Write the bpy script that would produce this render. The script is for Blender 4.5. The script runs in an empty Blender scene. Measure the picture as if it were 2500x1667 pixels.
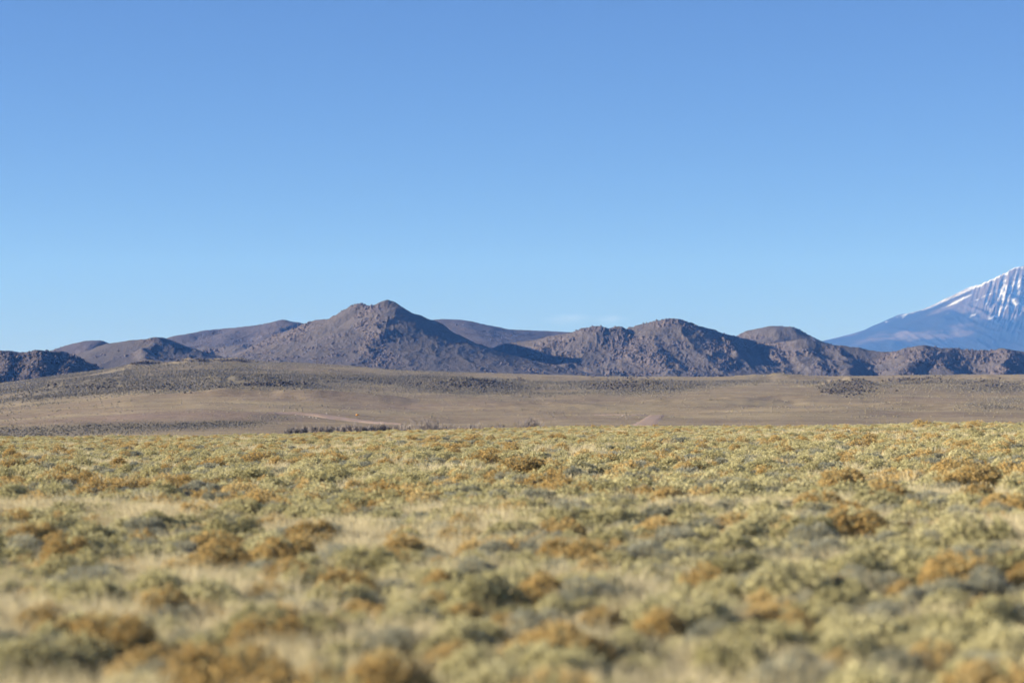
import bpy, math, random
import numpy as np

R = math.radians
scene = bpy.context.scene
col = scene.collection

# ------------------------------------------------------------------ camera
FPX = 85.0 / 36.0 * 2500.0            # focal length in photo pixels
HORIZON = 1000.0                      # eye level in the photo
CAM_Z = 2.0
PITCH = math.atan((HORIZON - 833.5) / FPX)
cam_data = bpy.data.cameras.new("camera")
cam_data.lens = 85.0
cam_data.sensor_width = 36.0
cam_data.clip_start = 0.5
cam_data.clip_end = 150000.0
cam_data.dof.use_dof = True
cam_data.dof.focus_distance = 180.0
cam_data.dof.aperture_fstop = 1.1
cam_data.dof.aperture_blades = 9
cam = bpy.data.objects.new("camera", cam_data)
col.objects.link(cam)
cam.location = (0, 0, CAM_Z)
cam.rotation_euler = (math.pi / 2 + PITCH, 0, 0)
scene.camera = cam

# ------------------------------------------------------------------ sky and sun
SUN_EL = 16.5
SUN_AZ = -95.0                        # degrees clockwise from the view direction (+Y): left and a little behind
world = bpy.data.worlds.new("World")
scene.world = world
world.use_nodes = True
wn = world.node_tree
wn.nodes.clear()
sky = wn.nodes.new("ShaderNodeTexSky")
sky.sky_type = 'NISHITA'
sky.sun_disc = False
sky.sun_elevation = R(SUN_EL)
sky.sun_rotation = R(SUN_AZ)
sky.altitude = 2200.0
sky.air_density = 1.0
sky.dust_density = 0.0
sky.ozone_density = 5.5
bg = wn.nodes.new("ShaderNodeBackground")
bg.inputs["Strength"].default_value = 0.05
wo = wn.nodes.new("ShaderNodeOutputWorld")
tint = wn.nodes.new("ShaderNodeMix")
tint.data_type = 'RGBA'
tint.blend_type = 'MULTIPLY'
tint.inputs[0].default_value = 1.0
tint.inputs[7].default_value = (0.87, 0.80, 0.94, 1)
wn.links.new(sky.outputs[0], tint.inputs[6])
wn.links.new(tint.outputs[2], bg.inputs[0])
wn.links.new(bg.outputs[0], wo.inputs[0])

sun_data = bpy.data.lights.new("sun", 'SUN')
sun_data.energy = 5.0
sun_data.angle = R(0.53)
sun_data.color = (1.0, 0.93, 0.85)
sun = bpy.data.objects.new("sun", sun_data)
col.objects.link(sun)
sun.location = (-200, -30, 100)
sun.rotation_euler = (R(90 - SUN_EL), 0, R(-SUN_AZ + 180))

scene.view_settings.view_transform = 'Standard'
scene.view_settings.look = 'None'
scene.view_settings.gamma = 1.0
scene.view_settings.use_curve_mapping = False
scene.view_settings.exposure = 1.5

cy = scene.cycles
cy.max_bounces = 5
cy.diffuse_bounces = 2
cy.glossy_bounces = 1
cy.transmission_bounces = 2
cy.transparent_max_bounces = 8
cy.volume_bounces = 0
cy.use_denoising = True

# ------------------------------------------------------------------ helpers
CP, SP = math.cos(PITCH), math.sin(PITCH)


def at(px, py, dist):
    """world point seen at photo pixel (px, py), dist metres ahead of the camera"""
    a = (px - 1250.0) / FPX
    b = (833.5 - py) / FPX
    d = np.array([a, CP - b * SP, SP + b * CP])
    return d * (dist / d[1]) + np.array([0, 0, CAM_Z])


def pix(x, y, z):
    zz = z - CAM_Z
    dep = y * CP + zz * SP
    return 1250.0 + FPX * x / dep, 833.5 - FPX * (-y * SP + zz * CP) / dep


def make_noise(seed):
    rng = np.random.RandomState(seed)
    perm = rng.permutation(1024)
    perm = np.concatenate([perm, perm]).astype(np.int64)
    ang = rng.rand(1024) * 2 * np.pi
    gx, gy = np.cos(ang), np.sin(ang)

    def n(x, y):
        xi = np.floor(x).astype(np.int64)
        yi = np.floor(y).astype(np.int64)
        fx, fy = x - xi, y - yi
        u = fx * fx * fx * (fx * (fx * 6 - 15) + 10)
        v = fy * fy * fy * (fy * (fy * 6 - 15) + 10)

        def g(ix, iy, dx, dy):
            h = perm[(perm[ix & 1023] + iy) & 1023]
            return gx[h] * dx + gy[h] * dy
        a = g(xi, yi, fx, fy)
        b = g(xi + 1, yi, fx - 1, fy)
        c = g(xi, yi + 1, fx, fy - 1)
        d = g(xi + 1, yi + 1, fx - 1, fy - 1)
        return 1.5 * ((a * (1 - u) + b * u) * (1 - v) + (c * (1 - u) + d * u) * v)
    return n


N1, N2, N3, N4, N5, N6 = [make_noise(s) for s in (11, 22, 33, 44, 55, 66)]


def fbm(n, x, y, oct=4, gain=0.5):
    s, a, f = 0.0, 1.0, 1.0
    for i in range(oct):
        s = s + a * n(x * f + 17.3 * i, y * f - 9.1 * i)
        a *= gain
        f *= 2.03
    return s


def ridged(n, x, y, oct=4, gain=0.5):
    s, a, f = 0.0, 1.0, 1.0
    for i in range(oct):
        v = 1.0 - np.abs(n(x * f + 31.7 * i, y * f + 5.3 * i)) * 1.6
        s = s + a * v * v
        a *= gain
        f *= 2.05
    return s


def sstep(e0, e1, x):
    t = np.clip((x - e0) / (e1 - e0), 0, 1)
    return t * t * (3 - 2 * t)


def interp(pts, u):
    pts = np.array(pts, float)
    return np.interp(u, pts[:, 0], pts[:, 1])


def sinterp(pts, u, w=40.0):
    """interp, rounded over +-w"""
    return (interp(pts, u - w) + 2 * interp(pts, u - w / 2) + 3 * interp(pts, u) + 2 * interp(pts, u + w / 2) + interp(pts, u + w)) / 9.0


def mesh_from(name, verts, faces, mat=None, smooth=False, attrs=None, mats=None, mat_idx=None):
    me = bpy.data.meshes.new(name)
    verts = np.asarray(verts, np.float32)
    faces = np.asarray(faces, np.int32)
    nv, (nf, k) = len(verts), faces.shape
    me.vertices.add(nv)
    me.vertices.foreach_set("co", verts.ravel())
    me.loops.add(nf * k)
    me.loops.foreach_set("vertex_index", faces.ravel())
    me.polygons.add(nf)
    me.polygons.foreach_set("loop_start", np.arange(0, nf * k, k, dtype=np.int32))
    me.polygons.foreach_set("loop_total", np.full(nf, k, np.int32))
    if smooth:
        me.polygons.foreach_set("use_smooth", np.ones(nf, bool))
    if mat_idx is not None:
        me.polygons.foreach_set("material_index", np.asarray(mat_idx, np.int32))
    for m in (mats or ([mat] if mat else [])):
        me.materials.append(m)
    for an, av in (attrs or {}).items():
        av = np.asarray(av, np.float32)
        at_ = me.attributes.new(an, 'FLOAT', 'POINT')
        at_.data.foreach_set("value", av)
    me.update()
    me.validate()
    return me


def link(name, me, parent=None, loc=None, **props):
    o = bpy.data.objects.new(name, me)
    col.objects.link(o)
    if parent is not None:
        o.parent = parent
    if loc is not None:
        o.location = loc
    for k, v in props.items():
        o[k] = v
    return o


def grid_faces(nr, nc, wrap=False):
    i = np.arange(nr - 1)[:, None]
    j = np.arange(nc if wrap else nc - 1)[None, :]
    j2 = (j + 1) % nc
    a = i * nc + j
    b = i * nc + j2
    c = (i + 1) * nc + j2
    d = (i + 1) * nc + j
    return np.stack([a, b, c, d], -1).reshape(-1, 4)


class NT:
    """small node-tree builder"""

    def __init__(self, name):
        self.m = bpy.data.materials.new(name)
        self.m.use_nodes = True
        self.t = self.m.node_tree
        self.t.nodes.clear()

    def n(self, typ, ins=None, **kw):
        nd = self.t.nodes.new(typ)
        for k, v in kw.items():
            setattr(nd, k, v)
        for k, v in (ins or {}).items():
            if isinstance(v, bpy.types.NodeSocket):
                self.t.links.new(v, nd.inputs[k])
            else:
                nd.inputs[k].default_value = v
        return nd

    def attr(self, name):
        return self.n("ShaderNodeAttribute", attribute_name=name).outputs["Fac"]

    def pos(self):
        return self.n("ShaderNodeNewGeometry").outputs["Position"]

    def noise(self, scale, detail=4, vec=None, rough=0.55):
        ins = {"Scale": scale, "Detail": detail, "Roughness": rough}
        if vec is not None:
            ins["Vector"] = vec
        return self.n("ShaderNodeTexNoise", ins).outputs["Fac"]

    def ramp(self, fac, stops):
        nd = self.n("ShaderNodeValToRGB", {"Fac": fac})
        el = nd.color_ramp.elements
        while len(el) < len(stops):
            el.new(0.5)
        for e, (p, c) in zip(el, stops):
            e.position = p
            e.color = (c[0], c[1], c[2], 1)
        return nd.outputs["Color"]

    def mix(self, fac, a, b, mode='MIX'):
        nd = self.n("ShaderNodeMix", data_type='RGBA', blend_type=mode)
        for sock, v in ((nd.inputs[0], fac), (nd.inputs[6], a), (nd.inputs[7], b)):
            if isinstance(v, bpy.types.NodeSocket):
                self.t.links.new(v, sock)
            elif sock.type == 'RGBA':
                sock.default_value = (v[0], v[1], v[2], 1)
            else:
                sock.default_value = v
        return nd.outputs[2]

    def math(self, op, a, b=0.0, clamp=False):
        nd = self.n("ShaderNodeMath", operation=op, use_clamp=clamp)
        for s, v in ((nd.inputs[0], a), (nd.inputs[1], b)):
            if isinstance(v, bpy.types.NodeSocket):
                self.t.links.new(v, s)
            else:
                s.default_value = v
        return nd.outputs[0]

    def out(self, shader):
        o = self.n("ShaderNodeOutputMaterial")
        self.t.links.new(shader, o.inputs["Surface"])
        return self.m

    def principled(self, colr, rough=0.9, normal=None, spec=0.2):
        ins = {"Base Color": colr if isinstance(colr, bpy.types.NodeSocket) else (*colr, 1), "Roughness": rough,
               "Specular IOR Level": spec}
        nd = self.n("ShaderNodeBsdfPrincipled", ins)
        if normal is not None:
            self.t.links.new(normal, nd.inputs["Normal"])
        return nd.outputs[0]

    def bump(self, h, strength, dist):
        return self.n("ShaderNodeBump", {"Height": h, "Strength": strength, "Distance": dist}).outputs[0]


# ------------------------------------------------------------------ terrain heights
EDGE_PY = [(-900, 1068), (0, 1066), (400, 1064), (700, 1060), (850, 1055), (960, 1050), (1100, 1048), (1300, 1043),
           (1500, 1040), (1700, 1040), (1900, 1040), (2100, 1036), (2300, 1031), (2500, 1031), (3400, 1028)]
EDGE_D = [(-900, 220), (0, 230), (700, 260), (1000, 270), (1500, 250), (2100, 205), (2500, 175), (3400, 160)]
RIDGE_PY = [(-900, 960), (-200, 952), (0, 942), (100, 926), (250, 906), (300, 896), (350, 888), (420, 887), (500, 881), (600, 883),
            (700, 885), (800, 890), (900, 898), (1000, 905), (1100, 910), (1200, 912), (1400, 917), (1500, 920),
            (1900, 920), (2100, 918), (2500, 917), (3400, 915)]
R_VAL, R_RIDGE = 640.0, 2300.0
# low mounds on the far slope: (px, py of the foot area, half width px, height m, half depth m)
MOUNDS = [(348, 897, 30, 4.0, 60), (460, 889, 40, 4.0, 60), (580, 885, 45, 2.5, 70), (1130, 945, 95, 4.5, 90), (1555, 945, 105, 4.0, 90), (1270, 940, 60, 2, 70), (1750, 985, 240, 2.5, 60), (1300, 1000, 260, 1.8, 40), (2150, 1000, 260, 2.5, 50), (700, 975, 300, 2.5, 50),
          (620, 938, 130, 4.5, 60), (2065, 945, 60, 7, 60), (2260, 932, 90, 3, 60), (2420, 938, 80, 2.5, 60), (1900, 930, 130, 4, 70),
          (200, 955, 160, 4, 70), (200, 1045, 260, 1.8, 30)]


def slope_base(u, r):
    zr = CAM_Z + (HORIZON - sinterp(RIDGE_PY, u, 50)) / FPX * R_RIDGE
    t = np.clip((r - R_VAL) / (R_RIDGE - R_VAL), 0, 1)
    s = 0.72 * t + 0.28 * t * t * (3 - 2 * t)
    zv = -9.0
    z = zv + (zr - zv) * s
    back = np.clip(r - R_RIDGE, 0, None)
    return np.where(r > R_RIDGE, np.maximum(zr - back * 0.03 - back ** 2 * 1e-5, -14.0), z)


def mound_sites():
    out = []
    rr = np.linspace(R_VAL, R_RIDGE, 700)
    for (px, py, hw, h, hd) in MOUNDS:
        zz = slope_base(np.full_like(rr, px), rr)
        x = (px - 1250) / FPX * rr
        _, p = pix(x, rr, zz)
        i = int(np.argmin(np.abs(p - py)))
        r = rr[i]
        out.append(((px - 1250) / FPX * r, r, hw / FPX * r, h, hd))
    return out


MS = mound_sites()


def ground_z(x, y):
    x = np.asarray(x, float)
    y = np.asarray(y, float)
    r = np.hypot(x, y)
    fwd = np.maximum(y, 0.05 * r + 1e-6)
    u = np.clip(1250 + FPX * x / fwd, -900, 3400)
    de = sinterp(EDGE_D, u, 80)
    ze = CAM_Z - 0.42 - (sinterp(EDGE_PY, u, 60) - HORIZON) / FPX * de
    t = np.clip(r / de, 0, 1)
    zp = ze * t ** 1.35
    zp = zp + 0.16 * fbm(N1, x / 17.0, y / 17.0, 3) * sstep(4, 30, r) * (1 - 0.6 * sstep(0.75, 1.0, r / de))
    drop = sstep(0, 1, (r - de) / (R_VAL - 60 - de))
    zs = slope_base(u, np.maximum(r, R_VAL))
    amp = sstep(R_VAL, R_VAL + 500, r)
    und = fbm(N2, x / 260.0, y / 170.0, 4) * 3.2 * amp * (1 - 0.5 * sstep(R_RIDGE - 350, R_RIDGE, r))
    und = und + 0.7 * fbm(N3, x / 45.0, y / 35.0, 3) * amp
    for (mx, my, sx, h, sy) in MS:
        g = np.exp(-((x - mx) / sx) ** 2 - ((y - my) / sy) ** 2)
        und = und + h * g * (1 + 0.5 * fbm(N4, x / 25.0, y / 25.0, 3))
    z = zp * (1 - drop) + np.where(r > de, drop * (zs + und), 0)
    far = sstep(2600, 3600, r)
    z = z * (1 - far) + far * -14.0
    behind = sstep(0, -40, y)
    return z * (1 - behind) + behind * np.where(r > 300, np.minimum(z, 0) * 0.3 - 2.0, 0.0)


def cover_mask(x, y, z):
    """1 = grey scrub and dark stone, 0 = tan grass, on the far slope; anchored to the terrain"""
    px, py = pix(x, np.maximum(y, 1), z)
    n = fbm(N5, x / 90.0, y / 110.0, 4) * 0.55
    m = np.zeros_like(px)

    def blob(cx, cy, sx, sy, a, rot=0.0):
        dx, dy = px - cx, py - cy
        c, s = math.cos(rot), math.sin(rot)
        q = ((dx * c + dy * s) / sx) ** 2 + ((-dx * s + dy * c) / sy) ** 2
        return a * np.exp(-q ** 1.5)
    for b in ((350, 925, 430, 36, 0.85, -0.05), (60, 965, 260, 30, 0.7, -0.1), (630, 940, 190, 16, 0.75, 0), (1000, 935, 260, 26, 0.6, 0.05),
              (1130, 938, 150, 22, 1.2, 0.05), (1550, 938, 150, 22, 1.2, 0), (1330, 942, 120, 14, 0.6, 0), (1090, 905, 200, 7, 0.5, 0.05), (1750, 935, 170, 12, 0.6, -0.12), (2060, 945, 80, 22, 0.95, 0.1),
              (2260, 932, 130, 14, 0.85, -0.05), (2420, 940, 120, 20, 0.9, 0), (1900, 930, 150, 10, 0.5, 0), (130, 1052, 420, 13, 1.1, -0.035),
              (520, 1036, 120, 7, 0.8, -0.03), (660, 1022, 60, 9, 0.55, 0.0), (2450, 985, 140, 14, 0.45, -0.1), (1330, 965, 120, 9, 0.4, -0.1),
              (840, 925, 250, 12, 0.5, 0.05)):
        m = m + blob(*b)
    m = m + n * (0.35 + 0.65 * np.clip(m * 1.4, 0, 1))
    m = m - 0.7 * np.exp(-((py - sinterp(RIDGE_PY, px, 30) - 5) / 5.0) ** 2) * sstep(900, 1100, px)
    for i in (3, 4):
        mx, my, sx, h, sy = MS[i]
        m = m + 0.75 * np.exp(-((x - mx) / (sx * 1.2)) ** 2 - ((y - my) / (sy * 1.2)) ** 2)
    return np.clip(m, 0, 1.1)


# ------------------------------------------------------------------ materials of the land
def mat_ground():
    b = NT("dry_ground")
    p = b.pos()
    cov = b.attr("cover")
    pink = b.attr("pink")
    plain = b.attr("plain")
    big = b.noise(0.02, 5, p)
    fine = b.noise(0.9, 6, p, 0.7)
    mid = b.noise(0.16, 5, p, 0.65)
    tan = b.ramp(mid, [(0.3, (0.180, 0.138, 0.094)), (0.55, (0.249, 0.194, 0.131)), (0.75, (0.308, 0.257, 0.169))])
    pk = b.ramp(mid, [(0.3, (0.200, 0.147, 0.118)), (0.7, (0.282, 0.212, 0.165))])
    grey = b.ramp(fine, [(0.25, (0.099, 0.088, 0.073)), (0.5, (0.150, 0.134, 0.109)), (0.75, (0.206, 0.185, 0.141))])
    c = b.mix(pink, tan, pk)
    c = b.mix(b.math('MULTIPLY', cov, 0.92, True), c, grey)
    c = b.mix(b.math('MULTIPLY', b.math('SUBTRACT', big, 0.42, True), 1.4, True), c, (0.274, 0.231, 0.141))
    mp = b.n("ShaderNodeMapping", {"Vector": p, "Scale": (0.006, 0.021, 0.000)}).outputs[0]
    st = b.math('MULTIPLY', b.math('SUBTRACT', b.noise(1.0, 7, mp, 0.62), 0.47, True), 5.0, True)
    c = b.mix(b.math('MULTIPLY', st, b.math('SUBTRACT', 0.85, b.math('MULTIPLY', cov, 0.55))), c, (0.362, 0.299, 0.183))
    gr = b.ramp(b.noise(0.33, 7, p, 0.75), [(0.3, (0.70, 0.70, 0.70)), (0.7, (1.0, 1.0, 1.0))])
    c = b.mix(0.85, c, gr, 'MULTIPLY')
    straw = b.ramp(b.noise(2.3, 6, p, 0.7), [(0.25, (0.30, 0.25, 0.15)), (0.5, (0.44, 0.375, 0.23)), (0.75, (0.54, 0.47, 0.30))])
    c = b.mix(plain, c, straw)
    return b.out(b.principled(c, 0.95, b.bump(fine, 0.5, 0.6), 0.1))


def mat_rock(name, c0, c1, c2, rock0, rock1):
    b = NT(name)
    p = b.pos()
    ro = b.attr("rock")
    fine = b.noise(0.30, 6, p, 0.8)
    big = b.noise(0.012, 5, p, 0.6)
    soil = b.ramp(fine, [(0.3, c0), (0.5, c1), (0.7, c2)])
    soil = b.mix(b.math('MULTIPLY', big, 0.5), soil, c2)
    rk = b.ramp(b.noise(0.15, 6, p, 0.75), [(0.35, rock0), (0.65, rock1)])
    c = b.mix(b.math('MULTIPLY', ro, 1.0, True), soil, rk)
    return b.out(b.principled(c, 0.95, b.bump(fine, 0.6, 4.0), 0.1))


M_GROUND = mat_ground()
M_HILL = mat_rock("stony_hill", (0.044, 0.037, 0.035), (0.080, 0.069, 0.066), (0.121, 0.105, 0.098), (0.049, 0.038, 0.038), (0.160, 0.131, 0.125))
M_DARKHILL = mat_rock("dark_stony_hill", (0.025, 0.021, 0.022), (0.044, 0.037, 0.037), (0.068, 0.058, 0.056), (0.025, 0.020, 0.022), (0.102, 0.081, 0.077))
M_FARHILL = mat_rock("far_scrub_hill", (0.049, 0.040, 0.042), (0.073, 0.060, 0.064), (0.097, 0.083, 0.085), (0.053, 0.044, 0.048), (0.102, 0.086, 0.086))


def mat_road():
    b = NT("graded_dirt")
    p = b.pos()
    f = b.noise(0.5, 6, p, 0.7)
    c = b.ramp(f, [(0.3, (0.261, 0.194, 0.152)), (0.7, (0.342, 0.257, 0.204))])
    return b.out(b.principled(c, 0.95, None, 0.1))


M_ROAD = mat_road()

# ------------------------------------------------------------------ ground sheet
def build_ground():
    a_f = np.linspace(R(-14.5), R(14.5), 720)
    a_s = np.concatenate([a_f, np.radians(np.arange(16, 345, 4.0))])
    rr = np.concatenate([[0.3], np.geomspace(3, 240, 84), np.linspace(250, 620, 24), np.geomspace(645, 2320, 150), np.geomspace(2340, 4000, 26),
                         np.geomspace(4600, 21500, 14)])
    A, RR = np.meshgrid(a_s, rr)
    X, Y = np.sin(A) * RR, np.cos(A) * RR
    Z = ground_z(X, Y)
    inwedge = (np.abs(A) < R(15)) & (RR > 500)
    cov = np.where(inwedge, cover_mask(X, Y, Z), 0.3)
    px, py = pix(X, np.maximum(Y, 1), Z)
    pink = 0.5 * np.exp(-((px - 850) / 560) ** 2 - ((py - 992) / 38) ** 2) + 0.7 * np.exp(-((px - 200) / 500) ** 2 - ((py - 1020) / 22) ** 2)
    pink = np.clip(pink + 0.3 * fbm(N6, X / 120, Y / 120, 3), 0, 1)
    u = np.clip(px, -900, 3400)
    plain = 1 - sstep(0, 60, RR - sinterp(EDGE_D, u, 80))
    V = np.stack([X, Y, Z], -1).reshape(-1, 3)
    me = mesh_from("ground", V, grid_faces(len(rr), len(a_s), True)[:, ::-1], M_GROUND, True,
                   {"cover": cov.ravel(), "pink": pink.ravel(), "plain": plain.ravel()})
    link("ground", me, kind="structure", label="sagebrush plain and the long tan slope rising beyond it")


build_ground()

# ------------------------------------------------------------------ hills
HILL_ROCK = []      # (points, rock weight) gathered for the boulders


def poly_field(X, Y, pts, slope, soft, curve):
    """height of a ridge line through 3-D pts that falls off sideways"""
    best = np.full(X.shape, 1e12)
    zz = np.full(X.shape, -1e9)
    for p, q in zip(pts[:-1], pts[1:]):
        d = q[:2] - p[:2]
        L2 = max(float(d @ d), 1e-6)
        t = np.clip(((X - p[0]) * d[0] + (Y - p[1]) * d[1]) / L2, 0, 1)
        dd = np.hypot(X - p[0] - t * d[0], Y - p[1] - t * d[1])
        fall = slope * (np.sqrt(dd ** 2 + soft ** 2) - soft)
        if curve:
            fall = curve * (1 - np.exp(-fall / curve)) + 0.12 * fall
        zz = np.maximum(zz, p[2] + t * (q[2] - p[2]) - fall)
        best = np.minimum(best, dd)
    return zz, best


def build_hill(name, lines, u0, u1, d0, d1, mat, label, rough=1.0, rocky=0.5, ustep=1.5, dstep=4.5, k=5.0, base=-20.0, seed=0.0, warp=14.0, dm=None, rock_fn=None, extra=None, gully=1.0):
    nu = int((u1 - u0) / ustep) + 1
    if dm is None:
        dd = np.linspace(d0, d1, int((d1 - d0) / dstep) + 1)
    else:
        dd = np.concatenate([np.linspace(d0, dm, int((dm - d0) / dstep) + 1), np.linspace(dm, d1, int((d1 - dm) / (dstep * 3)) + 2)[1:]])
    u = np.linspace(u0, u1, nu)
    U, D = np.meshgrid(u, dd)
    X = (U - 1250) / FPX * D
    Y = D.copy()
    s = seed
    wx = X + warp * fbm(N1, X / 70 + s, Y / 70, 3)
    wy = Y + warp * fbm(N2, X / 70 + s, Y / 70, 3)
    acc = np.zeros_like(X)
    mx = None
    fields = []
    crest = np.full(X.shape, 1e9)
    for ln in lines:
        pts = [at(*p) for p in ln["p"]]
        main = ln.get("main", False)
        w = 0.35 if main else 1.0
        fz, fd = poly_field(X + (wx - X) * w, Y + (wy - Y) * w, pts, ln["s"], ln.get("soft", 6.0), ln.get("c", 0))
        fields.append(fz)
        if main:
            crest = np.minimum(crest, fd)
    F = np.stack(fields)
    mx = F.max(0)
    Z = mx + k * np.log(np.exp((F - mx) / k).sum(0)) - k * 0.1
    hgt = np.clip(Z - base, 0, None)
    # gullies, crags, scrub
    rk = np.clip((fbm(N3, X / 55 + s, Y / 40 - s, 4) + rocky - 0.35) * 1.6, 0, 1)
    if rock_fn is not None:
        px, py = pix(X, Y, Z)
        rk = np.clip(rk * 0.8 + rock_fn(px, py), 0, 1)
    gul = ridged(N4, X / 60 + s, Y / 150, 4) - 1.1
    Z = Z + rough * 2.1 * gully * gul * sstep(0, 60, hgt) * (0.15 + 0.85 * sstep(0, 45, crest))
    crag = ridged(N5, X / 10 + s, Y / 26, 3) - 1.0
    Z = Z + rough * rk * (0.45 + 0.55 * sstep(0, 28, crest)) * (1.9 * crag + 1.1 * fbm(N6, X / 5.0, Y / 5.0, 2))
    knob = np.clip(ridged(N6, X / 24 + s, Y / 46 - s, 3) - 1.12, 0, 0.6)
    Z = Z + rough * 8.0 * knob * (0.25 + 0.75 * rk) * (0.4 + 0.6 * sstep(0, 30, crest)) * sstep(0, 25, hgt)
    Z = Z + rough * 0.5 * fbm(N2, X / 7.0 + s, Y / 7.0, 2)
    if extra is not None:
        Z, attrs = extra(X, Y, Z, U, D)
    else:
        attrs = {}
    Zlow = ground_z(X, Y) - 6 if d1 < 9000 else np.full_like(X, -15.5)
    Z = np.maximum(Z, np.maximum(Zlow, -15.5))
    V = np.stack([X, Y, Z], -1).reshape(-1, 3)
    attrs["rock"] = rk.ravel()
    me = mesh_from(name, V, grid_faces(len(dd), nu), mat, True, attrs)
    link(name, me, kind="structure", label=label)
    # candidates for boulders
    sel = (rk > 0.35) & (Z > Zlow + 4)
    if d1 < 9000:
        HILL_ROCK.append((np.stack([X[sel], Y[sel], Z[sel]], -1), rk[sel], D[sel]))


# far ridge behind everything
build_hill("scrub_ridge", [
    dict(p=[(330, 862, 5600), (410, 832, 5600), (450, 816, 5600), (510, 805, 5650), (550, 801, 5700), (590, 801, 5650), (630, 793, 5600), (690, 782, 5550), (720, 787, 5550), (800, 812, 5600), (860, 840, 5600)], s=0.42, soft=25, main=True, c=60),
    dict(p=[(590, 801, 5650), (560, 822, 5400), (540, 850, 5150)], s=0.4, soft=25),
    dict(p=[(700, 785, 5550), (680, 815, 5300), (640, 845, 5050)], s=0.45, soft=20),
], 320, 900, 4950, 5900, M_FARHILL, "long smooth purple-brown ridge behind the shadowed dome hill", rough=0.7, rocky=0.15, dstep=8, dm=5650, seed=3.0)
build_hill("scrub_ridge", [
    dict(p=[(900, 860, 6100), (1000, 800, 6100), (1060, 783, 6100), (1080, 779, 6100), (1120, 783, 6100), (1180, 794, 6150), (1240, 804, 6150), (1330, 807, 6200), (1390, 810, 6200), (1500, 830, 6200), (1600, 860, 6200)], s=0.3, soft=40, main=True, c=70),
    dict(p=[(1120, 783, 6100), (1160, 820, 5800), (1180, 850, 5500)], s=0.3, soft=40),
], 900, 1620, 5400, 6500, M_FARHILL, "smooth bluish ridge sloping down behind the twin-topped peak", rough=0.5, rocky=0.0, dstep=9, dm=6150, seed=5.0)
build_hill("scrub_ridge", [
    dict(p=[(420, 862, 4700), (470, 850, 4650), (520, 846, 4620), (580, 844, 4600), (640, 840, 4600), (700, 838, 4600), (760, 850, 4650)], s=0.4, soft=12, main=True, c=60),
    dict(p=[(600, 843, 4600), (585, 865, 4500), (560, 890, 4400)], s=0.45, soft=10),
    dict(p=[(500, 848, 4640), (490, 870, 4540), (480, 890, 4440)], s=0.45, soft=10),
], 400, 800, 4330, 4800, M_HILL, "low dark scrubby ridge in the gap between the dome hill and twin peak", rough=0.9, rocky=0.45, dstep=6, dm=4640, seed=4.0)
# small far hill
build_hill("scrub_hill", [
    dict(p=[(-60, 862, 4900), (60, 860, 4900), (130, 857, 4850), (160, 851, 4800), (190, 839, 4800), (215, 835, 4780), (235, 834, 4780), (255, 839, 4800), (290, 852, 4850), (340, 875, 4900)], s=0.42, soft=16, main=True, c=50),
    dict(p=[(225, 835, 4780), (215, 860, 4640), (180, 885, 4500)], s=0.42, soft=16),
], -80, 420, 4350, 5050, M_FARHILL, "small smooth far hill with rounded top beside the shadowed dome hill", rough=0.7, rocky=0.15, dstep=6, dm=4800, seed=7.0)
# dome with the big shadow
build_hill("dome_hill", [
    dict(p=[(190, 885, 3990), (230, 868, 3960), (265, 848, 3930), (290, 836, 3900), (330, 829, 3870), (370, 827, 3850), (398, 829, 3860)], s=0.42, soft=20, main=True, c=45),
    dict(p=[(398, 829, 3860), (430, 838, 3990), (480, 851, 4140), (525, 870, 4260)], s=0.75, soft=3, main=True),
    dict(p=[(385, 828, 3855), (368, 838, 3810), (352, 852, 3760), (356, 862, 3725), (362, 880, 3670), (345, 900, 3600)], s=0.8, soft=9),
    dict(p=[(372, 872, 3740), (400, 875, 3720), (420, 884, 3700)], s=0.35, soft=8),
], 170, 570, 3560, 4360, M_HILL, "rounded brown hill with one big blue shadow on its flank", rough=0.5, rocky=0.12, dm=4050, seed=9.0)
# dark hill at the edge
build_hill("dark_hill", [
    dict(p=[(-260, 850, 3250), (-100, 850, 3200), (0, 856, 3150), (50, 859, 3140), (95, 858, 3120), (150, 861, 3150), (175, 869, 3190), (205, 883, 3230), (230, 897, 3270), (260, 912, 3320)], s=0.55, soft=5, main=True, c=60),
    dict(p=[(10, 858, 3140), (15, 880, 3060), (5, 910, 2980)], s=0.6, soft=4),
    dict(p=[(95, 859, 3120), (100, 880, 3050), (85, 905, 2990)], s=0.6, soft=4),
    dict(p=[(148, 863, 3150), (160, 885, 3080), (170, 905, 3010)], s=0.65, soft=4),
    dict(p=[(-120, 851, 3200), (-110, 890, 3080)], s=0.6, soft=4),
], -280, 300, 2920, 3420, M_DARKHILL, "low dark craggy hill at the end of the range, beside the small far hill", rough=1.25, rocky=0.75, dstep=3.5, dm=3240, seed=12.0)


def bl(px, py, cx, cy, sx, sy, a, rot=0.0):
    dx, dy = px - cx, py - cy
    c, s = math.cos(rot), math.sin(rot)
    return a * np.exp(-(((dx * c + dy * s) / sx) ** 2 + ((-dx * s + dy * c) / sy) ** 2))


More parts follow.
